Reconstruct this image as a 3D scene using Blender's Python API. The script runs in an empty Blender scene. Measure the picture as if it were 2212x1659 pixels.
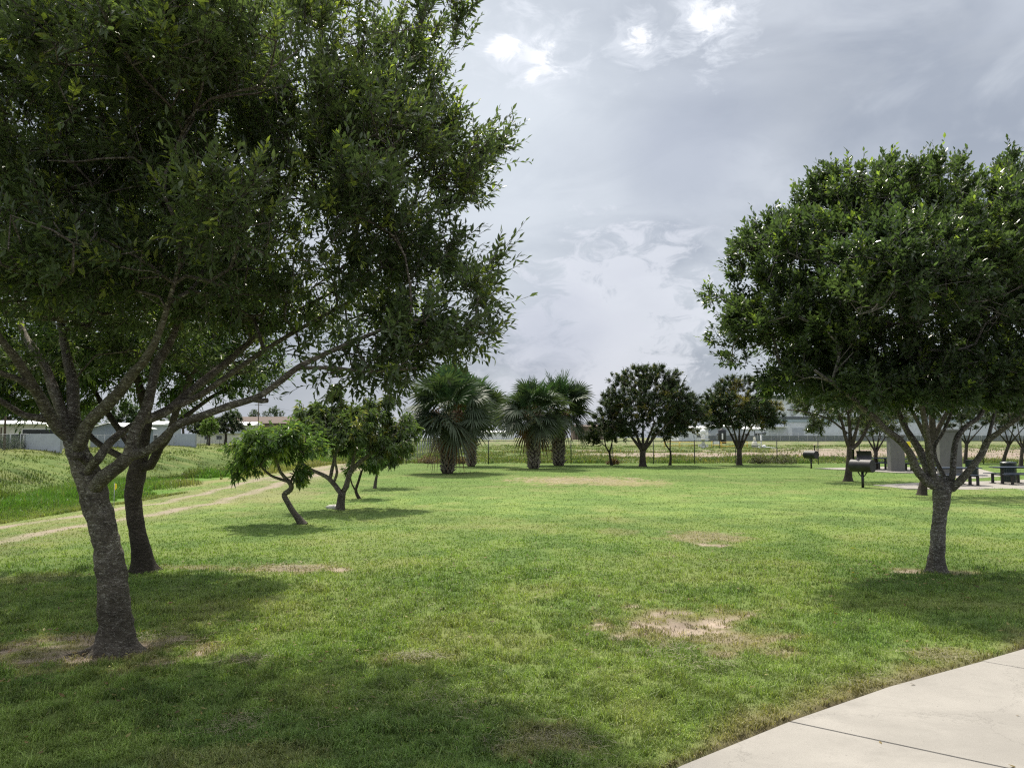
import bpy, math, random
import numpy as np
rng = np.random.default_rng(7); random.seed(7)
scene = bpy.context.scene
COL = scene.collection
# ------------------------------------------------------------------ camera
F = 1703.0; CX = 1106.0; CY = 829.5; HZ = 945.0; CAMZ = 2.1
TILT = math.atan((HZ-CY)/F)
cd = bpy.data.cameras.new("camera"); cam = bpy.data.objects.new("camera", cd); COL.objects.link(cam)
cd.sensor_width = 36; cd.lens = F*36/2212; cd.clip_end = 3000; cd.clip_start = 0.05
cam.location = (0, 0, CAMZ); cam.rotation_euler = (math.radians(90)+TILT, 0, 0)
scene.camera = cam
def ray(x, y):
    a = (x-CX)/F; b = -(y-CY)/F
    return np.array([a, math.cos(TILT)-b*math.sin(TILT), math.sin(TILT)+b*math.cos(TILT)])
def pd(x, y, Y):
    d = ray(x, y); return np.array([0, 0, CAMZ]) + d*(Y/d[1])
def pg(x, y, z=0.0):
    d = ray(x, y); return np.array([0, 0, CAMZ]) + d*((z-CAMZ)/d[2])
def nrm(v):
    v = np.asarray(v, float); return v/(np.linalg.norm(v, axis=-1, keepdims=True)+1e-9)
# ------------------------------------------------------------------ light
SUN_AZ = math.radians(-19); SUN_EL = math.radians(57)
sdir = np.array([math.sin(SUN_AZ)*math.cos(SUN_EL), math.cos(SUN_AZ)*math.cos(SUN_EL), math.sin(SUN_EL)])
sl = bpy.data.lights.new("sun", 'SUN'); so = bpy.data.objects.new("sun", sl); COL.objects.link(so)
sl.energy = 3.9; sl.angle = math.radians(1.6); sl.color = (1.0, 0.93, 0.80)
from mathutils import Vector
so.rotation_euler = Vector(sdir).to_track_quat('Z', 'Y').to_euler()
so.location = (0, 0, 30)
scene.view_settings.view_transform = 'Standard'; scene.view_settings.look = 'None'
scene.view_settings.exposure = 0.6
scene.cycles.use_denoising = False; scene.cycles.filter_width = 1.25
scene.cycles.sample_clamp_indirect = 4.0; scene.view_settings.gamma = 1
w = bpy.data.worlds.new("World"); scene.world = w; w.use_nodes = True
nt = w.node_tree; nt.nodes.clear()
def N(t, **k):
    n = nt.nodes.new(t)
    for a, v in k.items(): setattr(n, a, v)
    return n
def M_(op, a, b=None, c=None, clamp=False):
    n = nt.nodes.new('ShaderNodeMath'); n.operation = op; n.use_clamp = clamp
    for i, v in enumerate((a, b, c)):
        if v is None: continue
        if isinstance(v, (int, float)): n.inputs[i].default_value = v
        else: nt.links.new(v, n.inputs[i])
    return n.outputs[0]
def MR(v, a, b, c=0, d=1):
    n = nt.nodes.new('ShaderNodeMapRange'); n.interpolation_type = 'SMOOTHSTEP'
    nt.links.new(v, n.inputs[0])
    for i, q in enumerate((a, b, c, d)): n.inputs[i+1].default_value = q
    return n.outputs[0]
def MX(f, a, b, mode='MIX'):
    n = nt.nodes.new('ShaderNodeMixRGB'); n.blend_type = mode
    for i, v in enumerate((f, a, b)):
        if isinstance(v, (int, float)): n.inputs[i].default_value = v
        elif isinstance(v, tuple): n.inputs[i].default_value = (*v, 1)
        else: nt.links.new(v, n.inputs[i])
    return n.outputs[0]
sky = N('ShaderNodeTexSky'); sky.sky_type = 'NISHITA'; sky.sun_disc = False
sky.sun_elevation = SUN_EL; sky.sun_rotation = SUN_AZ; sky.air_density = 1.2; sky.dust_density = 2.0
tc = N('ShaderNodeTexCoord'); gen = tc.outputs['Generated']
mp = N('ShaderNodeMapping'); nt.links.new(gen, mp.inputs[0]); mp.inputs['Scale'].default_value = (1, 1, 1.9)
def noise(scale, detail, rough, dist=0.0, vec=None, off=0):
    n = N('ShaderNodeTexNoise'); n.inputs['Scale'].default_value = scale; n.inputs['Detail'].default_value = detail
    n.inputs['Roughness'].default_value = rough; n.inputs['Distortion'].default_value = dist
    nt.links.new(vec if vec else mp.outputs[0], n.inputs['Vector']); return n.outputs['Fac']
n1 = noise(2.1, 8, 0.5, 0.3); n2 = noise(6.0, 10, 0.6, 0.5); n3 = noise(22, 8, 0.65, 0.6)
base = MX(MR(n1, 0.38, 0.62), (0.36, 0.40, 0.475), (0.555, 0.595, 0.665))
n5 = noise(4.2, 9, 0.55, 1.2)
base = MX(MR(n5, 0.42, 0.66, 0, 0.55), base, (0.665, 0.705, 0.765))
base = MX(MR(n2, 0.46, 0.62, 0, 0.35), base, (0.48, 0.515, 0.57))
# sky coordinates of a picture position, as a unit direction
def near(x, y, r, amp=1.1, nz=n3):
    d = nrm(ray(x, y)); v = N('ShaderNodeVectorMath', operation='DISTANCE')
    nt.links.new(gen, v.inputs[0]); v.inputs[1].default_value = tuple(d)
    q = M_('DIVIDE', v.outputs['Value'], r/F)
    q = M_('ADD', q, M_('MULTIPLY', M_('SUBTRACT', nz, 0.5), -amp*2)); return q
glow = near(1010, 160, 620, 0.25, n2)
base = MX(MR(glow, 1.0, 0.1, 0, 0.60), base, (0.80, 0.86, 0.92))
low = near(1330, 690, 210, 1.3, n3)
base = MX(MR(low, 1.05, 0.55, 0, 0.70), base, (0.76, 0.78, 0.85))
low2 = near(1250, 790, 200, 1.3, n3)
base = MX(MR(low2, 1.0, 0.5, 0, 0.5), base, (0.66, 0.68, 0.76))
dk = near(1480, 330, 190, 0.5, n2)
base = MX(MR(dk, 1.1, 0.2, 0, 0.5), base, (0.40, 0.44, 0.54))
dk2 = near(1180, 730, 150, 0.6, n2)
base = MX(MR(dk2, 1.1, 0.2, 0, 0.45), base, (0.42, 0.455, 0.57))
for x, y, r in ((1172, 128, 42), (1085, 95, 36), (1150, 165, 20), (1385, 82, 30), (1545, 30, 48), (1515, 55, 30)):
    q = near(x, y, r*1.9, 2.0, n3)
    base = MX(MR(q, 1.25, 0.2, 0, 0.50), base, (0.82, 0.86, 0.93))
    q = near(x, y, r*.85, 2.3, n3)
    base = MX(MR(q, 1.15, 0.0, 0, 0.95), base, (1.25, 1.25, 1.27))
sunq = near(0, 0, 10)
vs = N('ShaderNodeVectorMath', operation='DISTANCE'); nt.links.new(gen, vs.inputs[0]); vs.inputs[1].default_value = tuple(sdir)
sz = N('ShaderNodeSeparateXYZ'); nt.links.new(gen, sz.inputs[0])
base = MX(MR(sz.outputs[2], 0.53, 0.80, 0, 1), base, (1.6, 1.62, 1.66))      # added brightness overhead, above the picture, fill light for the shade
base = MX(MR(vs.outputs['Value'], 0.47, 0.0, 0, 0.9), base, (4.2, 4.1, 3.9))  # added out-of-view brightening round the sun, also lifts shaded areas
b1 = N('ShaderNodeBackground'); nt.links.new(sky.outputs[0], b1.inputs[0]); b1.inputs[1].default_value = 0.09
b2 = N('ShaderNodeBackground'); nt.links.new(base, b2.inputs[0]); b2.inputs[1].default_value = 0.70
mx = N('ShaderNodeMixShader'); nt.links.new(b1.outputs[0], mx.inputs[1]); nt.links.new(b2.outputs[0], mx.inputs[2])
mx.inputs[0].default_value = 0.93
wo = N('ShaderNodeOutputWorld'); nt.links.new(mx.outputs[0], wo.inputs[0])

# ------------------------------------------------------------------ numpy noise
def _h(ix, iy, iz, s):
    n = (ix*374761393 + iy*668265263 + iz*2147483647 + s*1274126177) & 0xffffffff
    n = ((n ^ (n >> 13))*1274126177) & 0xffffffff
    n = (n ^ (n >> 16)) & 0xffffffff
    return n/4294967295.0
def vn(x, y, z=0.0, s=0):
    x = np.asarray(x, float); y = np.asarray(y, float); z = np.asarray(z, float)+0*x
    ix = np.floor(x).astype(np.int64); iy = np.floor(y).astype(np.int64); iz = np.floor(z).astype(np.int64)
    fx, fy, fz = x-ix, y-iy, z-iz
    fx = fx*fx*(3-2*fx); fy = fy*fy*(3-2*fy); fz = fz*fz*(3-2*fz)
    r = 0
    for a in (0, 1):
        for b in (0, 1):
            for c in (0, 1):
                r = r + _h(ix+a, iy+b, iz+c, s)*(fx if a else 1-fx)*(fy if b else 1-fy)*(fz if c else 1-fz)
    return r
def fbm(x, y, s=0, o=4):
    r = 0; a = 0.5; t = 0
    for i in range(o):
        r = r+a*vn(x*2**i, y*2**i, 0.0, s+i*17); t += a; a *= 0.55
    return r/t
def ss(a, b, v):
    t = np.clip((v-a)/(b-a), 0, 1); return t*t*(3-2*t)
# ------------------------------------------------------------------ mesh helpers
def npmesh(name, V, FS, smooth=True, col=None, mats=(), midx=None):
    me = bpy.data.meshes.new(name); V = np.asarray(V, np.float32)
    me.vertices.add(len(V)); me.vertices.foreach_set('co', V.ravel())
    FS = [np.asarray(f, np.int32) for f in FS if len(f)]
    nl = sum(f.size for f in FS); nf = sum(len(f) for f in FS)
    me.loops.add(nl); me.polygons.add(nf)
    me.loops.foreach_set('vertex_index', np.concatenate([f.ravel() for f in FS]))
    tot = np.concatenate([np.full(len(f), f.shape[1], np.int32) for f in FS])
    me.polygons.foreach_set('loop_start', np.concatenate([[0], np.cumsum(tot)[:-1]]).astype(np.int32))
    me.polygons.foreach_set('use_smooth', np.full(nf, smooth))
    if midx is not None: me.polygons.foreach_set('material_index', np.asarray(midx, np.int32))
    for m in mats: me.materials.append(m)
    if col is not None:
        at = me.color_attributes.new('Col', 'FLOAT_COLOR', 'POINT')
        c = np.ones((len(V), 4), np.float32); c[:, :3] = col
        at.data.foreach_set('color', c.ravel())
    me.update(calc_edges=True); return me
def link(name, me, parent=None):
    o = bpy.data.objects.new(name, me); COL.objects.link(o)
    if parent: o.parent = parent
    return o
def thing(name, label, cat, loc=(0, 0, 0), rz=0, group=None):
    o = bpy.data.objects.new(name, None); COL.objects.link(o); o.empty_display_size = 0.3
    o.location = tuple(float(v) for v in loc); o.rotation_euler = (0, 0, rz); o['label'] = label; o['category'] = cat
    if group: o['group'] = group
    return o
def tag(o, label, cat, group=None):
    o['label'] = label; o['category'] = cat
    if group: o['group'] = group
    return o
def dup(root, loc, rz, label, group=None):
    r = root.copy(); COL.objects.link(r); r.location = tuple(float(v) for v in loc); r.rotation_euler = (0, 0, rz)
    r['label'] = label
    if group: r['group'] = group
    for ch in list(root.children):
        c = ch.copy(); COL.objects.link(c); c.parent = r
        for g in list(ch.children):
            d = g.copy(); COL.objects.link(d); d.parent = c
    return r
class MB:
    def __init__(s): s.v = []; s.f = []
    def quadloop(s, rings, cap=True):
        n = len(rings[0]); b = len(s.v)
        for r in rings: s.v.extend([tuple(p) for p in r])
        for i in range(len(rings)-1):
            for j in range(n):
                k = (j+1) % n
                s.f.append((b+i*n+j, b+i*n+k, b+(i+1)*n+k, b+(i+1)*n+j))
        if cap:
            s.f.append(tuple(b+j for j in range(n))[::-1]); e = b+(len(rings)-1)*n
            s.f.append(tuple(e+j for j in range(n)))
    def box(s, c, d, rz=0, bev=0.0, rx=0):
        hx, hy, hz = [q/2 for q in d]
        def pt(x, y, z):
            y, z = y*math.cos(rx)-z*math.sin(rx), y*math.sin(rx)+z*math.cos(rx)
            return (c[0]+x*math.cos(rz)-y*math.sin(rz), c[1]+x*math.sin(rz)+y*math.cos(rz), c[2]+z)
        b = min(bev, hx*.9, hy*.9, hz*.9)
        if b <= 0:
            rings = [[pt(x, y, z) for x, y in ((-hx, -hy), (hx, -hy), (hx, hy), (-hx, hy))] for z in (-hz, hz)]
        else:
            def ring(z, i):
                X, Y = hx-i, hy-i
                return [pt(x, y, z) for x, y in ((-X+b, -Y), (X-b, -Y), (X, -Y+b), (X, Y-b), (X-b, Y), (-X+b, Y), (-X, Y-b), (-X, -Y+b))]
            rings = [ring(-hz, b*.7), ring(-hz+b, 0), ring(hz-b, 0), ring(hz, b*.7)]
        s.quadloop(rings); return s
    def tube(s, pts, r, n=10, cap=True):
        P = np.array([np.asarray(p, float) for p in pts]); R = np.broadcast_to(np.asarray(r, float), (len(P),))
        T = nrm(np.gradient(P, axis=0)); ref = np.array([0, 0, 1.0]) if abs(T[:, 2]).mean() < 0.85 else np.array([1.0, 0, 0])
        U = nrm(np.cross(T, ref)); W = np.cross(T, U); a = np.arange(n)*2*math.pi/n
        s.quadloop([P[i]+R[i]*(np.cos(a)[:, None]*U[i]+np.sin(a)[:, None]*W[i]) for i in range(len(P))], cap); return s
    def lathe(s, prof, c=(0, 0, 0), n=20):
        a = np.arange(n)*2*math.pi/n
        s.quadloop([[(c[0]+r*math.cos(t), c[1]+r*math.sin(t), c[2]+z) for t in a] for r, z in prof]); return s
    def poly(s, pts): b = len(s.v); s.v.extend([tuple(p) for p in pts]); s.f.append(tuple(range(b, b+len(pts)))); return s
    def prism(s, outline, y0, y1):   # outline in x,z
        s.quadloop([[(x, y, z) for x, z in outline] for y in (y0, y1)]); return s
    def build(s, name, mat, parent=None, smooth=False):
        me = bpy.data.meshes.new(name); me.from_pydata(s.v, [], s.f); me.materials.append(mat)
        me.polygons.foreach_set('use_smooth', [smooth]*len(me.polygons)); me.update()
        return link(name, me, parent)
# ------------------------------------------------------------------ materials
class NT:
    def __init__(s, name):
        s.m = bpy.data.materials.new(name); s.m.use_nodes = True; s.t = s.m.node_tree; s.t.nodes.clear()
    def n(s, ty, **k):
        x = s.t.nodes.new(ty)
        for a, v in k.items(): setattr(x, a, v)
        return x
    def l(s, a, b): s.t.links.new(a, b)
    def set(s, inp, v):
        if isinstance(v, (int, float)): inp.default_value = v
        elif isinstance(v, tuple): inp.default_value = (*v, 1) if len(v) == 3 and inp.type == 'RGBA' else v
        else: s.l(v, inp)
    def noise(s, scale, detail=4, rough=.5, vec=None, stretch=None, out='Fac', coord='Object', dist=0.0):
        x = s.n('ShaderNodeTexNoise'); x.inputs['Scale'].default_value = scale; x.inputs['Detail'].default_value = detail
        x.inputs['Roughness'].default_value = rough; x.inputs['Distortion'].default_value = dist
        c = s.n('ShaderNodeTexCoord').outputs[coord]
        if stretch:
            m = s.n('ShaderNodeMapping'); m.inputs['Scale'].default_value = stretch; s.l(c, m.inputs[0]); c = m.outputs[0]
        s.l(c, x.inputs['Vector']); return x.outputs[out]
    def mix(s, f, a, b, mode='MIX'):
        x = s.n('ShaderNodeMixRGB'); x.blend_type = mode; s.set(x.inputs[0], f); s.set(x.inputs[1], a); s.set(x.inputs[2], b); return x.outputs[0]
    def rng(s, v, a, b, c=0., d=1.):
        x = s.n('ShaderNodeMapRange'); s.l(v, x.inputs[0])
        for i, q in enumerate((a, b, c, d)): x.inputs[i+1].default_value = q
        return x.outputs[0]
    def bump(s, h, st, d=0.02):
        x = s.n('ShaderNodeBump'); x.inputs['Strength'].default_value = st; x.inputs['Distance'].default_value = d; s.l(h, x.inputs['Height']); return x.outputs[0]
    def out(s, col, rough=.7, spec=.3, metal=0., normal=None, trans=0., tcol=None):
        p = s.n('ShaderNodeBsdfPrincipled'); s.set(p.inputs['Base Color'], col); s.set(p.inputs['Roughness'], rough)
        p.inputs['Specular IOR Level'].default_value = spec; p.inputs['Metallic'].default_value = metal
        if normal: s.l(normal, p.inputs['Normal'])
        sh = p.outputs[0]
        if trans:
            t = s.n('ShaderNodeBsdfTranslucent'); s.set(t.inputs[0], tcol if tcol is not None else col)
            m = s.n('ShaderNodeMixShader'); m.inputs[0].default_value = trans; s.l(sh, m.inputs[1]); s.l(t.outputs[0], m.inputs[2]); sh = m.outputs[0]
        o = s.n('ShaderNodeOutputMaterial'); s.l(sh, o.inputs[0]); return s.m
def plain(name, c, rough=.6, spec=.3, metal=0., var=.25, scale=6., bump=.15):
    s = NT(name); f = s.noise(scale, 6, .6); g = s.noise(scale*6, 3, .6)
    a = tuple(q*(1-var) for q in c); b = tuple(min(1, q*(1+var)) for q in c)
    return s.out(s.mix(s.rng(s.mix(.35, f, g), .3, .7), a, b), rough, spec, metal, s.bump(g, bump, .01))
def leafmat(name, trans=.28, rough=.38, spec=.5, tint=(1.5, 1.75, .55)):
    s = NT(name); a = s.n('ShaderNodeAttribute'); a.attribute_name = 'Col'
    t = s.mix(1., a.outputs['Color'], tint, 'MULTIPLY')
    return s.out(a.outputs['Color'], rough, spec, 0., None, trans, t)
def barkmat(name, c1, c2, c3, scale=1., band=3.2, zb=.8):
    s = NT(name)
    f = s.noise(3.5*scale, 8, .65, dist=.4)                                   # large blotches
    g = s.noise(5*scale, 6, .7, stretch=(1.2, 1.2, 9*band/3.2), dist=.6)      # lenticel bands
    k = s.noise(40*scale, 5, .7)
    c = s.mix(s.rng(f, .35, .65), c1, c2)
    c = s.mix(s.rng(g, .50, .68, 0, .45), c, c3)
    c = s.mix(s.rng(s.noise(8*scale, 5, .7, dist=1.), .60, .72, 0, .8), c, tuple(q*.35 for q in c1))
    fl = s.noise(17*scale, 6, .8, stretch=(1., 1., 2.2), dist=1.2)
    c = s.mix(s.rng(fl, .54, .60, 0, .9), c, tuple(min(1, q*1.5) for q in c3))
    cr = s.noise(9*scale, 6, .7, stretch=(1.3, 1.3, 2.2), dist=1.6); c = s.mix(s.rng(cr, .55, .64, 0, .75), c, tuple(q*.3 for q in c1))
    c = s.mix(.35, c, s.mix(s.rng(k, .3, .7), (0.25, .25, .25), (1.6, 1.6, 1.6)), 'MULTIPLY')
    sz_ = s.n('ShaderNodeSeparateXYZ'); s.l(s.n('ShaderNodeTexCoord').outputs['Object'], sz_.inputs[0])
    ad = s.n('ShaderNodeMath'); ad.operation = 'ADD'; s.l(sz_.outputs[2], ad.inputs[0]); s.l(s.rng(f, .3, .7, -.35, .35), ad.inputs[1])
    c = s.mix(s.rng(ad.outputs[0], zb*.5, zb*1.2, .5, 0), c, tuple(q*.55 for q in c1))
    h = s.mix(.45, cr, s.mix(.5, g, s.mix(.5, f, k)))
    return s.out(c, .85, .2, 0., s.bump(h, 1., .05))
M = {}
M['leaf'] = leafmat('glossy_green_leaf', .42, .27, .5, (1.35, 1.5, .75))
M['leaf_far'] = leafmat('far_leaf', .22, .5, .3)
M['palm'] = leafmat('palm_frond', .22, .55, .2, (1.3, 1.4, .6))
M['grass'] = leafmat('grass_blades', .32, .55, .25, (1.3, 1.5, .5))
M['bark'] = barkmat('grey_bark', (.085, .072, .058), (.175, .152, .12), (.33, .31, .27))
M['bark_pale'] = barkmat('pale_bark', (.105, .094, .08), (.19, .175, .15), (.38, .37, .35), zb=.30)
M['bark_dark'] = barkmat('dark_bark', (.045, .037, .030), (.085, .070, .055), (.14, .12, .10))
M['boots'] = plain('palm_boots', (.30, .26, .225), .9, .1, 0, .6, 9, .6)
def groundmat():
    s = NT('ground'); a = s.n('ShaderNodeAttribute'); a.attribute_name = 'Col'
    f = s.noise(9, 6, .65); g = s.noise(60, 4, .7); k = s.noise(1.3, 4, .6)
    v = s.mix(.5, s.rng(f, .3, .7, .72, 1.28), s.rng(g, .3, .7, .6, 1.4))
    c = s.mix(1., a.outputs['Color'], v, 'MULTIPLY')
    return s.out(c, .95, .05, 0., s.bump(s.mix(.5, f, g), .5, .03))
M['ground'] = groundmat()
def concrete(name, c, scale=1.):
    s = NT(name); f = s.noise(1.2*scale, 7, .6); g = s.noise(90*scale, 3, .7); k = s.noise(7*scale, 6, .7, dist=1.)
    col = s.mix(s.rng(f, .3, .7), tuple(q*.86 for q in c), tuple(q*1.1 for q in c))
    col = s.mix(s.rng(g, .25, .75, 0, .30), col, tuple(q*.62 for q in c))
    col = s.mix(s.rng(k, .62, .74, 0, .35), col, tuple(q*.60 for q in c))
    col = s.mix(s.rng(s.noise(38*scale, 2, .5), .735, .76, 0, .7), col, tuple(q*.3 for q in c))
    st = s.noise(.55*scale, 8, .7, dist=2.); col = s.mix(s.rng(s.noise(18*scale, 5, .75), .55, .7, 0, .3), col, tuple(q*.7 for q in c)); col = s.mix(s.rng(st, .48, .62, 0, .5), col, tuple(q*.72 for q in c))
    v = s.n('ShaderNodeTexVoronoi'); v.feature = 'DISTANCE_TO_EDGE'; v.inputs['Scale'].default_value = .42*scale
    wv = s.n('ShaderNodeVectorMath'); wv.operation = 'ADD'; s.l(s.n('ShaderNodeTexCoord').outputs['Object'], wv.inputs[0]); s.l(s.noise(2.2, 6, .7, out='Color'), wv.inputs[1]); s.l(wv.outputs[0], v.inputs['Vector'])
    col = s.mix(s.rng(v.outputs['Distance'], .0, .006, .35, 0), col, tuple(q*.35 for q in c))
    return s.out(col, .88, .2, 0., s.bump(g, .35, .006))
M['walk'] = concrete('pavement_concrete', (.305, .288, .262))
M['pad'] = concrete('pad_concrete', (.30, .28, .25), .7)
M['pillar'] = concrete('pillar_concrete', (.165, .165, .16), 1.6)
M['blackmetal'] = plain('black_painted_steel', (.012, .012, .014), .45, .5, 0, .4, 8, .1)
M['smoker'] = plain('charred_steel', (.022, .022, .026), .5, .5, .3, .5, 5, .1)
M['bluemetal'] = plain('dark_blue_coated_steel', (.015, .028, .055), .4, .5, 0, .3, 8, .05)
M['dkgreen'] = plain('dark_green_coated_steel', (.010, .022, .022), .4, .5, 0, .3, 8, .05)
M['galv'] = plain('galvanised_steel', (.33, .34, .35), .5, .4, .5, .15, 8, .05)
M['fencedark'] = plain('dark_fence_steel', (.030, .040, .040), .5, .4, .2, .2, 8, .05)
M['white'] = plain('white_paint', (.72, .73, .74), .6, .3, 0, .07, 1.5, .05)
M['roofwhite'] = plain('white_roof', (.85, .86, .87), .55, .3, 0, .05, 1, .05)
M['cream'] = plain('cream_wall', (.56, .55, .48), .8, .2, 0, .08, 1.5, .05)
M['greywall'] = plain('pale_grey_wall', (.40, .43, .48), .85, .2, 0, .13, .9, .1)
M['slate'] = plain('blue_grey_wall', (.20, .235, .29), .8, .2, 0, .12, 1, .1)
M['brown'] = plain('brown_brick', (.17, .13, .11), .9, .1, 0, .15, 1.5, .1)
M['brownroof'] = plain('brown_shingle', (.15, .122, .108), .9, .1, 0, .18, 2, .1)
M['dark'] = plain('dark_opening', (.03, .033, .038), .5, .3, 0, .2, 2, .05)
M['band'] = plain('dark_grey_band', (.11, .125, .14), .6, .3, 0, .1, 1, .05)
M['teal'] = plain('grey_blue_band', (.33, .40, .45), .6, .3, 0, .1, 1, .05)
M['yellow'] = plain('yellow_pipe_paint', (.62, .42, .06), .55, .3, 0, .12, 3, .05)
M['flag'] = plain('yellow_flag', (.85, .70, .05), .6, .2, 0, .05, 3, .02)
M['rock'] = plain('white_stone', (.62, .60, .56), .9, .1, 0, .2, 6, .5)
M['wood'] = plain('pole_wood', (.09, .07, .055), .9, .1, 0, .25, 6, .3)
def wiremat(name, c, pitch=.05, wd=.16):
    s = NT(name); tcn = s.n('ShaderNodeTexCoord'); sp = s.n('ShaderNodeSeparateXYZ'); s.l(tcn.outputs['Object'], sp.inputs[0])
    def mth(op, a, b):
        x = s.n('ShaderNodeMath'); x.operation = op; s.set(x.inputs[0], a); s.set(x.inputs[1], b); return x.outputs[0]
    h = mth('ADD', sp.outputs[0], sp.outputs[1])
    u = mth('FRACT', mth('MULTIPLY', mth('ADD', h, sp.outputs[2]), 1/pitch), 0); v = mth('FRACT', mth('MULTIPLY', mth('SUBTRACT', h, sp.outputs[2]), 1/pitch), 0)
    k = mth('MAXIMUM', mth('LESS_THAN', u, wd), mth('LESS_THAN', v, wd))
    p = s.n('ShaderNodeBsdfPrincipled'); s.set(p.inputs['Base Color'], c); p.inputs['Roughness'].default_value = .5
    t = s.n('ShaderNodeBsdfTransparent'); m = s.n('ShaderNodeMixShader'); s.l(k, m.inputs[0]); s.l(t.outputs[0], m.inputs[1]); s.l(p.outputs[0], m.inputs[2])
    o = s.n('ShaderNodeOutputMaterial'); s.l(m.outputs[0], o.inputs[0]); return s.m
M['mesh_dark'] = wiremat('dark_chain_link', (.06, .07, .07), .06, .05)
M['mesh_galv'] = wiremat('galvanised_chain_link', (.40, .41, .42), .06, .07)
def corr(name, c):
    s = NT(name); x = s.n('ShaderNodeTexWave'); x.inputs['Scale'].default_value = 1.1; x.inputs['Distortion'].default_value = 0
    tcn = s.n('ShaderNodeTexCoord'); s.l(tcn.outputs['Object'], x.inputs[0])
    col = s.mix(s.rng(s.noise(.4, 5, .6), .3, .7), tuple(q*.88 for q in c), tuple(min(1, q*1.08) for q in c))
    col = s.mix(s.rng(x.outputs['Fac'], 0, .25, .25, 0), col, tuple(q*.6 for q in c))
    return s.out(col, .6, .3, 0, s.bump(x.outputs['Fac'], .3, .05))
M['panel'] = corr('white_metal_cladding', (.62, .65, .70))
M['panelgrey'] = corr('grey_metal_cladding', (.36, .40, .46))

# ------------------------------------------------------------------ terrain
def gz(X, Y):
    X = np.asarray(X, float); Y = np.asarray(Y, float)
    n = .35*np.sin(Y*.11)+.2*np.sin(Y*.31+1)
    z = -4.0*ss(-16.4, -35, X+n) + 4.5*ss(-42, -63.5, X+n*.7)*(X < -30)
    z = z + 1.04*np.clip((Y-65)/235, 0, 1.15)*ss(-40, -12, X)
    z = z + .5*ss(-62, -64, X)*0
    z = z + (fbm(X*.25, Y*.25, 3, 3)-.5)*.10*ss(10, 30, np.hypot(X, Y))
    z = z + (fbm(X*.8, Y*.5, 5, 3)-.5)*.5*ss(-17, -22, X)
    z = z + (fbm(X*.5, Y*.5, 6, 3)-.5)*.3*ss(66, 75, Y)*ss(-17, -12, X)
    return z
def gzs(x, y): return float(gz(np.array([x]), np.array([y]))[0])
# sidewalk edge polyline in plan (from the lawn side)
EDGE = [pg(1395, 1700), pg(1470, 1659), pg(1705, 1563), pg(1920, 1487), pg(2120, 1432), pg(2212, 1405)]
EDGE = np.array([e[:2] for e in EDGE])
ext0 = EDGE[0]-(EDGE[1]-EDGE[0])*12 ; ext1 = EDGE[-1]+nrm(EDGE[-1]-EDGE[-2])*9+np.array([1.2, .2])
EDGE = np.vstack([ext0, EDGE, ext1])
def edge_side(X, Y):   # signed distance from edge: >0 on lawn
    best = np.full(np.shape(X), 1e9); sg = np.ones(np.shape(X))
    for a, b in zip(EDGE[:-1], EDGE[1:]):
        d = b-a; L = (d**2).sum(); t = np.clip(((X-a[0])*d[0]+(Y-a[1])*d[1])/L, 0, 1)
        qx, qy = a[0]+t*d[0]-X, a[1]+t*d[1]-Y; ds = np.hypot(qx, qy)
        cr = d[0]*(Y-a[1])-d[1]*(X-a[0]); m = ds < best
        best = np.where(m, ds, best); sg = np.where(m, np.sign(cr), sg)
    return best*sg
def ell(x, y, rx, ry):    # ellipse given on the photograph, turned into a plan ellipse on the ground
    c = pg(x, y); a = pg(x+rx, y); u = pg(x, y-ry); d = pg(x, y+ry)
    return c[0], (u[1]+d[1])/2, abs(a[0]-c[0]), abs(u[1]-d[1])/2
PATCH = [  # ellipse, bare strength, dry strength
 (ell(1480, 1352, 190, 44), 1.15, 1.), (ell(1580, 1385, 150, 42), .6, 1.1), (ell(1520, 1160, 100, 14), .35, .9), (ell(1540, 1177, 62, 6), 1.1, .5),
 (ell(170, 1408, 270, 46), 1.5, 1.), (ell(255, 1402, 160, 34), 1.4, .8), (ell(640, 1227, 150, 12), .75, .9), (ell(730, 1233, 40, 6), .9, .6),
 (ell(1250, 1038, 170, 9), .45, 1.1), (ell(1350, 1044, 120, 6), .3, .9), (ell(1975, 1233, 60, 7), 1.05, .7), (ell(2060, 1236, 60, 6), .4, .6),
 (ell(1340, 1150, 60, 8), .1, .5), (ell(60, 1250, 120, 12), .1, .5), (ell(900, 1425, 110, 18), .0, .55), (ell(1180, 1610, 150, 45), .05, .7),
 (ell(520, 1640, 200, 60), .05, .5), (ell(2060, 1420, 110, 25), .1, .8), (ell(560, 1075, 160, 22), .25, .55), (ell(420, 1225, 90, 6), .5, .7), (ell(2100,1100,120,8), .05,.3)]
LAWN = [(.208, .282, .082), (.138, .214, .062), (.268, .315, .112)]
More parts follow.
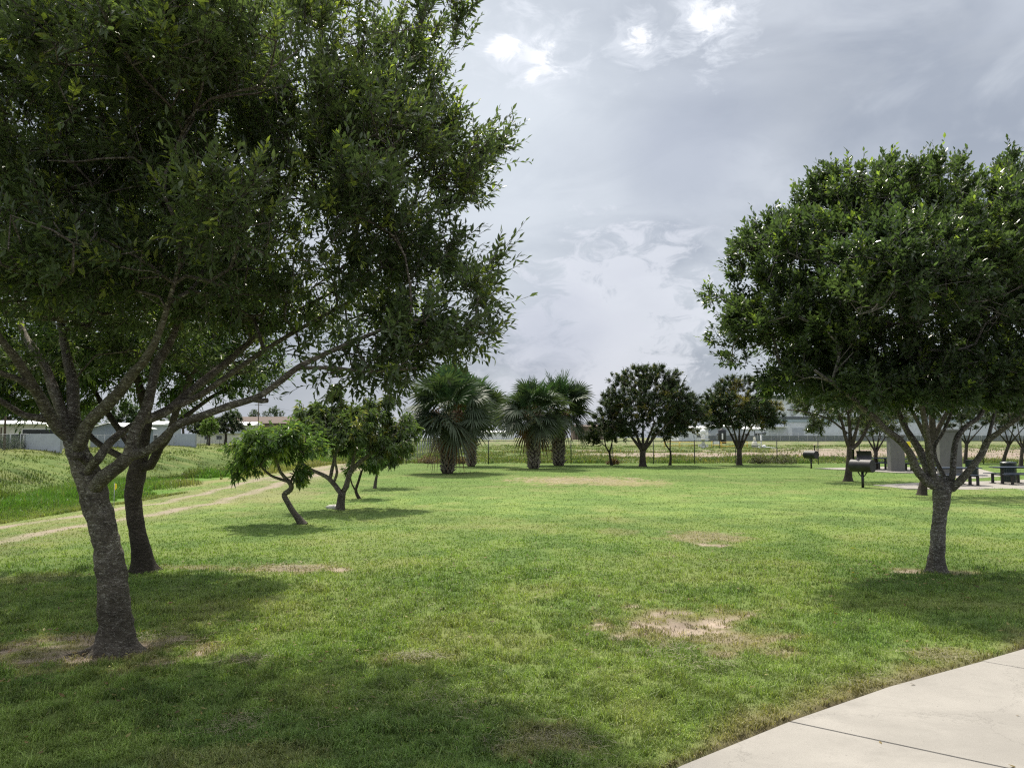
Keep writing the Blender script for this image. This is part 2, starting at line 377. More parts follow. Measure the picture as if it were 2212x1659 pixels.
def cover(X, Y):
    """bare (0..1), dry (0..1), height factor, track, colour"""
    X = np.asarray(X, float); Y = np.asarray(Y, float)
    n1 = fbm(X*1.1, Y*.9, 11, 4); n2 = fbm(X*4, Y*3.2, 23, 4); n3 = fbm(X*.35, Y*.3, 31, 3); n4 = fbm(X*13, Y*11, 61, 3)
    bare = np.zeros(X.shape); dry = .32*ss(.52, .75, n1)*ss(.40, .6, n3)
    for (cx, cy, rx, ry), b, d in PATCH:
        q = 1-np.hypot((X-cx)/rx, (Y-cy)/ry)
        bare = np.maximum(bare, ss(.42, .60, q*.75+(n2-.5)*1.5+(n4-.5)*1.1+.10)*min(b, 1)*(q > -.35)*(1 if b > .3 else .2) if b > .2 else 0)
        dry = np.maximum(dry, ss(-.15, .5, q+(n2-.5)*1.6)*d)
    e = edge_side(X, Y)
    dry = np.maximum(dry, 1.0*ss(.50, .02, e+(n1-.5)*.9)*(e > 0)); bare = np.maximum(bare, ss(.10, .02, e)*(e < .2)*1.0)
    # wheel ruts
    x1 = -10.3+.6*ss(16, 24, Y)-1.3*ss(27, 42, Y)-.6*ss(45, 62, Y); wob = (vn(Y*.5, 0*Y, 0, 5)-.5)*.35
    tr = np.zeros(X.shape)
    for c, wd in ((x1, .27+.22*ss(30, 50, Y)), (x1-1.75, .21+.28*ss(30, 50, Y))):
        q = np.abs(X-c-wob)/wd; tr = np.maximum(tr, ss(1.25, .45, q+(n2-.5)*1.7+(n4-.5)*.8)*(.7+.3*ss(.35,.55,n1)))
    tr = np.maximum(tr, ss(2.1, .6, np.abs(X+11.4-2*(n1-.5)))*ss(34, 42, Y)*ss(.38, .55, n2))
    tr *= (Y < 64)
    ver = ss(2.9, 1.2, np.abs(X+11.0))*(Y < 66); dry = np.maximum(dry, .40*ver*ss(.35, .6, n2)+.15*ver)
    dry = np.maximum(dry, .9*ss(1.6, .3, np.abs(X+14.2+(n1-.5)*2))*ss(30, 36, Y)*(Y < 66)); 
    # field behind the fence
    fld = ss(64, 66, Y)*ss(-17, -14, X)
    g = ss(3, 1, np.abs(Y-90+(X-25)*-.03+(n3-.5)*9)/(4.2+3.2*ss(20, 45, X)))*ss(2, 16, X+(n3-.5)*8)
    g = np.maximum(g, ss(1.4, .6, np.abs(Y-112+(n3-.5)*8)/4.5)*ss(4, 12, X)*ss(.36, .52, n3+n1*.3-.1))
    g = np.maximum(g, ss(.3, .36, X/np.maximum(Y, 1))*ss(80, 86, Y)*ss(150, 120, Y)*ss(.40, .50, n1))
    g = np.maximum(g, ss(.45, .6, n1)*ss(150, 190, Y)*.5)
    grav = g*fld*(.35+.65*ss(.28, .45, n2))
    return bare, dry, tr, grav, fld, n1, n2, n4, n3, e
def colour(X, Y):
    bare, dry, tr, grav, fld, n1, n2, n4, n3, e = cover(X, Y)
    L = np.array(LAWN)
    a = ss(.35, .65, n1)[..., None]; b = ss(.45, .75, n3)[..., None]
    c = L[1]*(1-a)+L[0]*a; c = c*(1-b*.45)+L[2]*b*.45
    dg = (ss(17, 40, Y+(n3-.5)*14)*.75)[..., None]; c = c*(1-dg)+np.array([.095, .150, .040])*dg
    st2 = ss(.52, .68, fbm(X*.22, Y*.5, 19, 3))[..., None]*ss(14, 24, Y)[..., None]*.45; c = c*(1-st2)+np.array([.085, .125, .04])*st2
    ditch = ss(-15.2, -17.5, X)[..., None]
    dc = np.array([.085, .128, .038])*(1-a)+np.array([.135, .175, .055])*a
    top = ss(-55, -63, X)[..., None]*ss(-90, -66, X)[..., None]
    dc = dc*(1-.75*top)+np.array([.15, .16, .06])*.75*top
    dkb = ss(.45, .68, fbm(X*.25, Y*.12, 77, 3))[..., None]*(1-top); dc = dc*(1-dkb*.3)
    c = c*(1-ditch)+dc*ditch
    tall = (ss(-12.6, -13.3, X)*ss(-17.2, -16, X))[..., None]; c = c*(1-tall)+np.array([.095, .185, .035])*tall
    f = fld[..., None]; fc = np.array([.095, .15, .045])*(1-a)+np.array([.145, .175, .07])*a
    fc = fc*(1-.6*ss(.5, .7, n2)[..., None])+np.array([.27, .25, .14])*.6*ss(.5, .7, n2)[..., None]
    c = c*(1-f)+fc*f
    d = np.clip(dry, 0, 1)[..., None]*.8; c = c*(1-d)+np.array([.25, .21, .115])*d
    dirt = np.array([.30, .245, .195])*(.60+.55*vn(X*3.1, Y*3.1, 0.0, 88))[..., None]; k = np.clip(bare, 0, 1)[..., None]
    c = c*(1-k)+dirt*(.75+.5*n2[..., None])*k
    t = np.clip(tr, 0, 1)[..., None]; c = c*(1-t)+np.array([.255, .215, .165])*t
    eg = (ss(.10, .05, e+(n4-.5)*.08)*(e < .3))[..., None]; c = c*(1-eg)+np.array([.055, .040, .028])*eg
    g = np.clip(grav, 0, 1)[..., None]; c = c*(1-g)+np.array([.28, .225, .19])*g
    return c, (bare, dry, tr, grav, fld, n1, n2, n3, e)
def build_ground():
    xs = list(np.arange(-14, 14.01, .14)); s = .16; x = 14
    while x < 900: s *= 1.055; x += s; xs.append(x)
    s = .16; x = -14
    while x > -900: s *= 1.04 if x > -80 else 1.1; x -= s; xs.append(x)
    xs = np.array(sorted(xs)); ys = [-300, -150, -80, -40, -20, -10, -5, -2, 0, 1.5, 2.6]; y = 3.2
    while y < 1500: ys.append(y); y += max(.055, y*.0125)
    ys.append(2500); ys = np.array(ys)
    X, Y = np.meshgrid(xs, ys); Z = gz(X, Y); c, cv = colour(X, Y)
    e = cv[-1]; Z = np.where(e < 0, Z-.07*ss(.0, -.03, e), Z); Z = np.where((e >= 0) & (e < .12), Z-.045*ss(.10, .03, e), Z)
    Z = Z-.012*np.clip(cv[0], 0, 1)
    far = ss(14, 30, Y)[..., None]; grassy = (1-np.clip(cv[0]+cv[2]+cv[3], 0, 1))[..., None]
    c = c*(1-grawy(grassy, far))
    V = np.stack([X, Y, Z], -1).reshape(-1, 3); ny, nx = X.shape
    idx = np.arange(ny*nx).reshape(ny, nx)
    Fq = np.stack([idx[:-1, :-1], idx[:-1, 1:], idx[1:, 1:], idx[1:, :-1]], -1).reshape(-1, 4)
    def fc(A): return A[:-1, :-1].reshape(-1)
    cx, cy = fc(X), fc(Y); tr = fc(cv[2]); gr = fc(cv[3])
    kind = np.full(len(Fq), 0); kind[(cy > 65) & (cx > -16)] = 1; kind[(cx < -16)] = 2; kind[(gr > .5)] = 3; kind[(tr > .5)] = 4
    kind[(cx < -63.5)] = 1
    C = c.reshape(-1, 3)
    for k, nm in enumerate(('lawn', 'field_ground', 'ditch', 'gravel_road', 'dirt_track')):
        f = Fq[kind == k]; u, inv = np.unique(f, return_inverse=True)
        o = link(nm, npmesh(nm, V[u], [inv.reshape(-1, 4)], True, C[u], (M['ground'],))); o['kind'] = 'structure'
def grawy(grassy, far): return grassy*(.30*(1-far)+.05)   # soil and thatch between the modelled blades near the camera
build_ground()

# ------------------------------------------------------------------ grass blades
def blades(name, X, Y, H, W, C, lean=.9, zoff=-.008):
    n = len(X); Z = gz(X, Y)+zoff; a = rng.uniform(0, 2*math.pi, n); b = rng.uniform(0, 2*math.pi, n)
    l = rng.uniform(.15, 1, n)*lean
    tip = np.stack([X+np.cos(a)*l*H, Y+np.sin(a)*l*H, Z+H*(1-.75*np.clip(l, 0, 1.2)**1.5)], -1)
    mid = np.stack([X+np.cos(a)*l*H*.38, Y+np.sin(a)*l*H*.38, Z+H*.55], -1)
    wv = np.stack([np.cos(b), np.sin(b), 0*b], -1)*W[:, None]*.5; B = np.stack([X, Y, Z], -1)
    V = np.stack([B-wv, B+wv, mid+wv*.8, mid-wv*.8, tip], 1).reshape(-1, 3); i = np.arange(n)[:, None]*5
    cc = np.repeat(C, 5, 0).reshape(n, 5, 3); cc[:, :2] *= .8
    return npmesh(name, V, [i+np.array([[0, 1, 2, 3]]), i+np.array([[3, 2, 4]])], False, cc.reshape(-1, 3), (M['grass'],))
def n4g(X, Y): return fbm(X*5.5, Y*5.5, 71, 3)
def make_grass():
    n = 780000; row = rng.uniform(50, 900, n); d = CAMZ*F/row; th = rng.uniform(-.72, .72, n)
    X = d*np.tan(th); Y = d+0*X
    c, (bare, dry, tr, grav, fld, n1, n2, n3, e) = colour(X, Y)
    p = np.ones(n); p *= 1-np.clip(bare, 0, 1)*np.where(n4g(X, Y) > .56, .25, .97); p *= 1-.9*np.clip(tr, 0, 1); p *= 1-.35*np.clip(dry, 0, 1); p[(e < .035+.05*n2)] = 0; p[(X < -13) & ~((X > -15.8) & (Y > 28))] = 0; p[Y > 63] = 0
    thin = ss(.30, .42, fbm(X*7, Y*7, 91, 2)); p *= .25+.75*thin
    k = rng.random(n) < p; X, Y, d, c, dry, n2, n1, n3, th, bare = [q[k] for q in (X, Y, d, c, dry, n2, n1, n3, th, bare)]; n = len(X)
    cl = ss(.3, .7, fbm(X*6, Y*6, 95, 2)); H = (.026+.026*rng.random(n)+.024*ss(.5, .8, n2)+.026*cl)*(1-.3*dry)*(1-.40*ss(10, 24, d)); H[rng.random(n) < .015] *= 1.8
    W = np.maximum(.0062, d*.00085)*rng.uniform(.7, 1.3, n)
    t = rng.random(n)[:, None]; vr = (1-.45*ss(9, 16, d))[:, None]; q4 = ss(.54, .66, n4g(X, Y)); H = H*(1+.7*q4*(bare < .3)*(d < 13)); C = c*(1+(t-.5)*.95*vr)*(.78+.38*cl[:, None])*(1-.18*q4[:, None]); C = C*np.array([1, 1, 1])+np.where(rng.random(n)[:, None] < .10+.35*dry[:, None], np.array([.16, .13, .055])*rng.random(n)[:, None], 0)
    o = link('grass', blades('grass', X, Y, H, W, C, 1.12)); o['kind'] = 'stuff'; tag(o, 'short mown green grass of the lawn, patchy and clumped', 'grass')
    # tall verge and ditch weeds
    n = 150000; Y = 14/(rng.random(n)*.93+.07); X = rng.uniform(-17.6, -12.4, n); X += 0
    nn = fbm(X*.6, Y*.35, 41, 3); k = (nn > .35) & (Y < 190) & ~((Y > 31+6*(nn-.5)) & (rng.random(n) < ss(-15.2, -13.6, X)) & (Y < 64)); X, Y, nn = X[k], Y[k], nn[k]; d = Y
    c, _ = colour(X, Y); H = (.10+.42*ss(-12.6, -14.2, X)*rng.uniform(.4, 1, len(X)))*(.6+.8*ss(.35, .7, nn))
    C = c*(.55+.9*rng.random((len(X), 1))); C[rng.random(len(X)) < .06] = (.20, .20, .09)
    me1 = blades('w1', X, Y, H, np.maximum(.010, d*.0009)*rng.uniform(.6, 1.3, len(X)), C, .6)
    n = 230000; X = rng.uniform(-66, -17, n); Y = 22/(rng.random(n)*.9+.10)
    k = (X/Y > -.78) & (Y < 215); X, Y = X[k], Y[k]; nn = fbm(X*.35, Y*.2, 43, 3); k = rng.random(len(X)) < .25+.75*ss(.35, .55, nn); X, Y, nn = X[k], Y[k], nn[k]
    c, _ = colour(X, Y); H = .15+.35*rng.random(len(X))*(.4+ss(.4, .7, nn)); d = np.hypot(X, Y)
    C = c*(.70+.5*rng.random((len(X), 1)))
    me2 = blades('w2', X, Y, H*.8, np.maximum(.012, d*.0009)*rng.uniform(.6, 1.3, len(X)), C, .7)
    n = 160000; Y = 64.5/(rng.random(n)*.62+.38); X = rng.uniform(-.15, .72, n)*Y; X = np.maximum(X, -16)
    c, cv = colour(X, Y); gr = cv[3]; nn = fbm(X*.3, Y*.2, 45, 3); k = rng.random(n) < (1-np.clip(gr*1.6, 0, 1))*(.35+.65*ss(.35, .6, nn)); X, Y, c, nn = X[k], Y[k], c[k], nn[k]
    H = (.12+.24*rng.random(len(X)))*(.5+ss(.4, .7, nn))*(1-.45*ss(95, 120, Y)); C = c*(.55+.85*rng.random((len(X), 1)))
    C[rng.random(len(X)) < .10] *= np.array([1.4, 1.05, .9])
    me3 = blades('w3', X, Y, H, Y*.0010*rng.uniform(.6, 1.3, len(X)), C, .7)
    for nm, me, lb in (('verge_grass', me1, 'tall bright green grass along the far edge of the dirt track'), ('ditch_grass', me2, 'rough yellowing grass covering the slopes of the ditch'), ('field_weeds', me3, 'weeds and rough grass on the open field behind the fence')):
        o = link(nm, me); o['kind'] = 'stuff'; tag(o, lb, 'grass')
    # straw clippings
    P = []
    for (x, y, rx, ry, m) in ((530, 1430, 55, 12, 380), (500, 1570, 70, 25, 260), (900, 1422, 60, 10, 260), (1180, 1610, 130, 40, 700), (1500, 1420, 150, 40, 420), (640, 1227, 120, 10, 260), (330, 1390, 90, 20, 420), (80, 1420, 90, 25, 260),
                              (960, 1520, 160, 40, 240), (1000, 1300, 500, 120, 260), (2040, 1420, 90, 20, 300), (700, 1560, 500, 90, 320), (1900, 1480, 160, 30, 240), (1250, 1037, 150, 9, 900), (450, 1065, 200, 30, 700), (1530, 1160, 90, 12, 350)):
        cx, cy, ax, ay = ell(x, y, rx, ry); q = rng.normal(0, .5, (m, 2)); P.append(np.stack([cx+q[:, 0]*ax, cy+q[:, 1]*ay], -1))
    P = np.vstack(P); P = P[(edge_side(P[:, 0], P[:, 1]) > .02) & (P[:, 1] > 3)]; n = len(P); d = P[:, 1]; L = rng.uniform(.03, .14, n)*(1-.5*(d > 14)); a = rng.uniform(0, 6.28, n); bd = rng.normal(0, .5, n)
    Wd = np.maximum(.0022, d*.00045); pts = []; x, y = P[:, 0].copy(), P[:, 1].copy(); z0 = gz(x, y)+rng.uniform(.012, .05, n)
    for i in range(4):
        pts.append(np.stack([x, y, z0+rng.normal(0, .006, n)], -1)); x = x+np.cos(a+bd*i)*L/3; y = y+np.sin(a+bd*i)*L/3
    rows = []
    for i, p in enumerate(pts):
        wv = np.stack([-np.sin(a+bd*i), np.cos(a+bd*i), .3+0*a], -1)*Wd[:, None]*.5; rows += [p-wv, p+wv]
    V = np.stack(rows, 1).reshape(-1, 3); i = np.arange(n)[:, None]*8
    C = np.repeat(np.array([[.30, .275, .18]])*(.5+.7*rng.random((n, 1))), 8, 0)
    o = link('grass_clippings', npmesh('grass_clippings', V, [np.vstack([i+np.array([[k, k+1, k+3, k+2]]) for k in (0, 2, 4)])], False, C, (M['grass'],)))
    o['kind'] = 'stuff'; tag(o, 'pale dry grass clippings lying on the lawn', 'grass clippings')
make_grass()
def litter():
    g = np.random.default_rng(99); n = 1500; X = g.uniform(-7, 7, n); Y = g.uniform(4.2, 16, n)
    m = 500; X[:m] = -4+g.normal(0, 1.6, m); Y[:m] = 7.6+g.normal(0, 1.2, m); X[m:m+250] = 6.7+g.normal(0, 1.3, 250); Y[m:m+250] = 12+g.normal(0, 1.2, 250)
    e = edge_side(X, Y); k = (e > .05) | (g.random(n) < .25); X, Y, e = X[k], Y[k], e[k]; n = len(X); Z = np.where(e < 0, .024, gz(X, Y)+.03)
    a = g.uniform(0, 6.28, n); L = g.uniform(.03, .075, n); d = np.stack([np.cos(a), np.sin(a), g.normal(0, .12, n)], -1); sd = np.stack([-np.sin(a), np.cos(a), g.normal(0, .3, n)], -1)
    P = np.stack([X, Y, Z], -1); V = np.stack([P, P+d*L[:, None]*.45+sd*L[:, None]*.2, P+d*L[:, None]+[0, 0, .008], P+d*L[:, None]*.45-sd*L[:, None]*.2], 1).reshape(-1, 3)
    cl = np.array([(.16, .10, .045), (.24, .18, .07), (.11, .075, .04), (.28, .25, .10)])[g.integers(0, 4, n)]
    i = np.arange(n)[:, None]*4; o = link('fallen_leaves', npmesh('fallen_leaves', V, [i+np.array([[0, 1, 2, 3]])], False, np.repeat(cl, 4, 0), (M['grass'],)))
    o['kind'] = 'stuff'; tag(o, 'small dry brown leaves scattered over the lawn and pavement', 'fallen leaves')
litter()

# ------------------------------------------------------------------ sidewalk
def sidewalk():
    mb = MB(); width = 5.5
    pts = EDGE; 
    joints = [1, 3, 5]   # indices on EDGE whose points carry a joint
    def off(p, d, w): nn = np.array([d[1], -d[0]]); return p+nn*w
    seg = [(0, 3), (3, 5), (5, 7)]
    for s0, s1 in seg:
        top = []; P = EDGE[s0:s1+1]; D0 = nrm(P[1]-P[0]); D1 = nrm(P[-1]-P[-2]); n0 = np.array([D0[1], -D0[0]]); n1 = np.array([D1[1], -D1[0]])
        if s0 == 3: n0 = jn3
        if s0 == 5: n0 = jn5
        if s1 == 3: jn3 = n1 = nrm(np.array([pg(2130, 1655)[0], pg(2130, 1655)[1]])-EDGE[3])
        if s1 == 5: jn5 = n1 = nrm(np.array([pg(2212, 1448)[0], pg(2212, 1448)[1]])-EDGE[5])
        g = .0055
        P = [q.copy() for q in P]; P[0] = P[0]+D0*g; P[-1] = P[-1]-D1*g
        loop = P+[P[-1]+n1*width, P[0]+n0*width]
        cen = np.mean(loop, 0)
        def ring(z, ins): return [(p[0]+(cen[0]-p[0])/np.linalg.norm(cen-p)*ins, p[1]+(cen[1]-p[1])/np.linalg.norm(cen-p)*ins, z) for p in loop][::-1]
        rings = [ring(-.12, 0), ring(.010, 0), ring(.020, .010)]
        mb.quadloop([r[::-1] for r in rings])
    o = mb.build('sidewalk', M['walk']); o['kind'] = 'structure'
sidewalk()
# concrete pads of the picnic area
def pad(name, pts, z=.03):
    mb = MB(); P = [pg(*p)[:2] for p in pts]; mb.quadloop([[(x, y, zz) for x, y in P] for zz in (-.15, z)])
    o = mb.build(name, M['pad']); o['kind'] = 'structure'
pad('picnic_pad', [(1885, 1049), (1960, 1057), (2330, 1062), (2360, 1030), (2150, 1040), (2000, 1043)])
pad('shelter_pad', [(1760, 1012), (1925, 1021), (1990, 1023), (2085, 1036), (2175, 1029), (2110, 1012), (1900, 1009)])

# ------------------------------------------------------------------ trees
def resample(P, R, step):
    P = np.asarray(P, float); R = np.asarray(R, float); Q = [P[0]]; S = [R[0]]
    E = np.vstack([2*P[0]-P[1], P, 2*P[-1]-P[-2]])
    for i in range(len(P)-1):
        a, b, c, d = E[i], E[i+1], E[i+2], E[i+3]; n = max(1, int(np.linalg.norm(c-b)/step))
        for k in range(1, n+1):
            t = k/n; Q.append(.5*((2*b)+(c-a)*t+(2*a-5*b+4*c-d)*t*t+(3*b-a-3*c+d)*t**3)); S.append(R[i]+(R[i+1]-R[i])*t)
    return np.array(Q), np.array(S)
class Tree:
    def __init__(s, seed=0):
        s.p = []; s.par = []; s.r = []; s.hand = []; s.g = np.random.default_rng(seed)
    def limb(s, P, R, step=.12, root=False):
        Q, S = resample(P, R, step)
        if not s.p: s.p.append(Q[0]); s.par.append(-1); s.r.append(S[0]); s.hand.append(root); last = 0
        else:
            A = np.array(s.p); last = int(np.argmin(((A-Q[0])**2).sum(1)))
            s.chainstart = last
            s.p.append(Q[0]*.5+A[last]*.5 if np.linalg.norm(Q[0]-A[last]) < 2*S[0] else Q[0]); s.par.append(last); s.r.append(S[0]); s.hand.append(root); last = len(s.p)-1
        for q, r in zip(Q[1:], S[1:]):
            s.p.append(q); s.par.append(last); s.r.append(r); s.hand.append(root); last = len(s.p)-1
    def grow(s, A, step=.18, jit=.25, up=.15, r0=.01):
        P = np.zeros((len(s.p)+len(A)*60, 3)); n = len(s.p); P[:n] = s.p
        ok = np.zeros(len(P)); ok[:n] = [0 if h else 1 for h in s.hand]
        base = P[:n][ok[:n] > 0]
        dd = ((A[:, None, :]-base[None, ::3])**2).sum(-1).min(1); A = A[np.argsort(dd)]
        for a in A:
            d = ((P[:n]-a)**2).sum(1)+1e6*(1-ok[:n]); i = int(np.argmin(d)); D = math.sqrt(d[i])
            if D < .08: continue
            # step back a little along the branch so side shoots leave at an angle
            for _ in range(int(min(6, D/step*.6))):
                if s.par[i] >= 0 and ok[s.par[i]]: i = s.par[i]
            q = P[i]; D = np.linalg.norm(a-q)
            t = P[i]-P[s.par[i]] if s.par[i] >= 0 else np.array([0, 0, 1.]); t = nrm(t)
            c = q+t*D*.32+np.array([0, 0, -up*D*.5])*0+s.g.normal(0, jit*D*.16, 3); c2 = a-np.array([0, 0, up*D])
            m = max(1, int(D/step)); last = i
            for k in range(1, m+1):
                u = k/m; x = (1-u)**3*q+3*(1-u)**2*u*c+3*(1-u)*u*u*(c2*.6+c*.4)+u**3*a
                if n >= len(P)-1: P = np.vstack([P, np.zeros((5000, 3))]); ok = np.append(ok, np.zeros(5000))
                P[n] = x; ok[n] = 1; s.p.append(x); s.par.append(last); s.r.append(0); s.hand.append(False); last = n; n += 1
    def radii(s, tip=.006, ex=2.3):
        n = len(s.p); acc = np.zeros(n); par = s.par; R = np.array(s.r, float); out = np.zeros(n); dist = np.zeros(n)
        for i in range(n-1, -1, -1):
            r = max(tip, acc[i]**(1/ex)) if acc[i] > 0 else tip
            if R[i] > 0: r = R[i]
            out[i] = r
            if par[i] >= 0:
                if R[i] == 0: acc[par[i]] += r**ex
                dist[par[i]] = max(dist[par[i]], dist[i]+1)
        for i in range(n):
            if par[i] >= 0 and R[i] == 0: out[i] = min(out[i], out[par[i]]*.93)
            if par[i] >= 0 and R[i] == 0: out[i] = max(out[i], tip*.6)
        s.rad = out; s.tipd = dist; s.P = np.array(s.p)
    def bark(s, base, minr=.0, flare=.5, flh=.18, sides=(18, 5), lumps=.06, ground=None, seed=0):
        n = len(s.p); kids = [[] for _ in range(n)]
        for i in range(n):
            if s.par[i] >= 0: kids[s.par[i]].append(i)
        V = []; FQ = []; nv = 0; starts = [0]; first = True; started = [(0, -1)]
        while started:
            st, pr = started.pop(); ch = [pr] if pr >= 0 else []; i = st
            while True:
                ch.append(i)
                if not kids[i]: break
                k = max(kids[i], key=lambda j: (s.rad[j]+(1 if j == i+1 else 0)*.002))
                k = i+1 if (i+1 in kids[i]) else k
                for j in kids[i]:
                    if j != k: started.append((j, i))
                i = k
            if len(ch) < 2: continue
            P = s.P[ch]; P = np.vstack([P, P[-1]+(P[-1]-P[-2])*.05]); R = np.append(s.rad[ch], .0006)
            if pr >= 0: R[0] = min(R[0], R[1]*1.05); 
            if R.max() < minr: continue
            isroot = first; first = False
            big = R.max() > .05; m = sides[0] if big else (8 if R.max() > .02 else sides[1])
            if isroot: m = max(sides[0], 12)
            T = nrm(np.gradient(P, axis=0)); mt = np.abs(T).mean(0); ref = np.eye(3)[int(np.argmin(mt))]
            if abs(T[:, 2]).mean() > .6: ref = np.array([.0, 1., .05])
            U = nrm(np.cross(T, ref)); W = np.cross(T, U); a = np.arange(m)*2*math.pi/m
            ring = np.cos(a)[None, :, None]*U[:, None]+np.sin(a)[None, :, None]*W[:, None]
            RR = np.repeat(R[:, None], m, 1)
            if big:
                q = P[:, None]+ring*R[:, None, None]
                RR = RR*(1+lumps*2*(vn(q[..., 0]*7, q[..., 1]*7, q[..., 2]*5, seed)-.5)+lumps*1.6*(vn(q[..., 0]*20, q[..., 1]*20, q[..., 2]*26, seed+3)-.5))
            if isroot and flare:
                h = P[:, 2]-P[0, 2]; lob = 1+.5*np.cos(a*5+seed)+.35*np.cos(a*3+1+seed); RR = RR*(1+flare*np.exp(-h/flh)[:, None]*lob[None]*.8)
            V.append((P[:, None]+ring*RR[..., None]).reshape(-1, 3)-base); k = len(P)
            idx = nv+np.arange(k*m).reshape(k, m); nx = np.roll(idx, -1, 1)
            FQ.append(np.stack([idx[:-1], nx[:-1], nx[1:], idx[1:]], -1).reshape(-1, 4)); nv += k*m
        return np.vstack(V), np.vstack(FQ)
def shoot_leaves(O, D, g, nl=11, sl=.32, L=.10, W=.028, droop=.15, spread=.9, cols=None, up=0., curl=.25, rib=True):
    """leaves set along short shoots: O origin, D direction, returns verts, faces, colours"""
    n = len(O); D = nrm(D); SL = sl*g.uniform(.6, 1.25, n)
    t = np.linspace(.12, 1, nl)[None]*SL[:, None]
    ax = nrm(np.cross(D, g.normal(0, 1, (n, 3)))); bx = np.cross(D, ax)
    bend = g.normal(0, .18, (n, 3))+np.array([0, 0, up*.2])
    pos = O[:, None]+D[:, None]*t[..., None]+bend[:, None]*(t**2)[..., None]/SL[:, None, None]
    ang = g.uniform(0, 6.28, n)[:, None]+np.arange(nl)[None]*2.4+g.normal(0, .25, (n, nl))
    rad = np.cos(ang)[..., None]*ax[:, None]+np.sin(ang)[..., None]*bx[:, None]
    u = (t/SL[:, None])[..., None]
    ld = nrm(D[:, None]*(.45+.75*u**2)+rad*spread*(1-.45*u**3)+g.normal(0, .16, (n, nl, 3))+np.array([0, 0, -droop]))
    sz = g.uniform(.5, 1.2, (n, nl))*(1-.25*u[..., 0]**3)
    ll = (L*sz)[..., None]; ww = (W*sz)[..., None]
    side = nrm(np.cross(ld, nrm(np.array([0, 0, 1.])+g.normal(0, .45, (n, nl, 3))))); nm = np.cross(side, ld)
    B = pos; mid = pos+ld*ll*.5-nm*ww*.22; l = pos+ld*ll*.42+side*ww+nm*ww*.12; r = pos+ld*ll*.42-side*ww+nm*ww*.12
    tip = pos+ld*ll-nm*ll*curl*.5+np.array([0, 0, -1.])*ll*droop*.4
    if rib:
        l2 = pos+ld*ll*.74+side*ww*.62-nm*ll*curl*.15; r2 = pos+ld*ll*.74-side*ww*.62-nm*ll*curl*.15
        V = np.stack([B, l, mid, r, l2, r2, tip], 2).reshape(-1, 3); k = 7
        i = np.arange(n*nl)[:, None]*7; FS = [i+np.array([[0, 1, 2]]), i+np.array([[0, 2, 3]]), i+np.array([[1, 4, 2]]), i+np.array([[2, 5, 3]]), i+np.array([[4, 6, 2]]), i+np.array([[2, 6, 5]])]
        FS = [np.vstack(FS)]
    else:
        V = np.stack([B, l, tip, r], 2).reshape(-1, 3); k = 4; i = np.arange(n*nl)[:, None]*4; FS = [np.vstack([i+np.array([[0, 1, 2]]), i+np.array([[0, 2, 3]])])]
    C = np.repeat(cols, nl, 0)*g.uniform(.72, 1.3, (n*nl, 1)); C = np.repeat(C, k, 0)
    tw0, tw1 = O, pos[:, -1]
    return V, FS[0], C, tw0, pos[:, nl//2], tw1
def twigs(a, b, c, r=.0035):
    n = len(a); V = []
    for p, q in ((a, 1.), (b, .8), (c, .35)):
        for k in range(3): V.append(p+np.array([math.cos(k*2.1), math.sin(k*2.1), .0])*r*q+np.array([0, 0, .3*k*r]))
    V = np.stack(V, 1).reshape(-1, 3); i = np.arange(n)[:, None]*9; F_ = []
    for lv in (0, 3):
        for k in range(3): F_.append(i+np.array([[lv+k, lv+(k+1) % 3, lv+3+(k+1) % 3, lv+3+k]]))
    return V, np.vstack(F_)
def in_blobs(blobs, n, g, shell=.35, mg=0):
    """random points in ellipsoids (x,y pixel, depth, rx px, ry px, depth radius m, weight)"""
    w_ = np.array([(b[3]*b[4]*b[5])**.72 for b in blobs], float); w_ /= w_.sum(); out = []
    for b, m in zip(blobs, (w_*n).astype(int)+1):
        c = pd(b[0], b[1], b[2]); rx = max(b[3]*b[2]/F-mg, b[3]*b[2]/F*.35); rz = max(b[4]*b[2]/F-mg, b[4]*b[2]/F*.35); ry = b[5]
        u = nrm(g.normal(0, 1, (m, 3)))*(g.random((m, 1))**shell); out.append(c+u*np.array([rx, ry, rz]))
    return np.vstack(out)
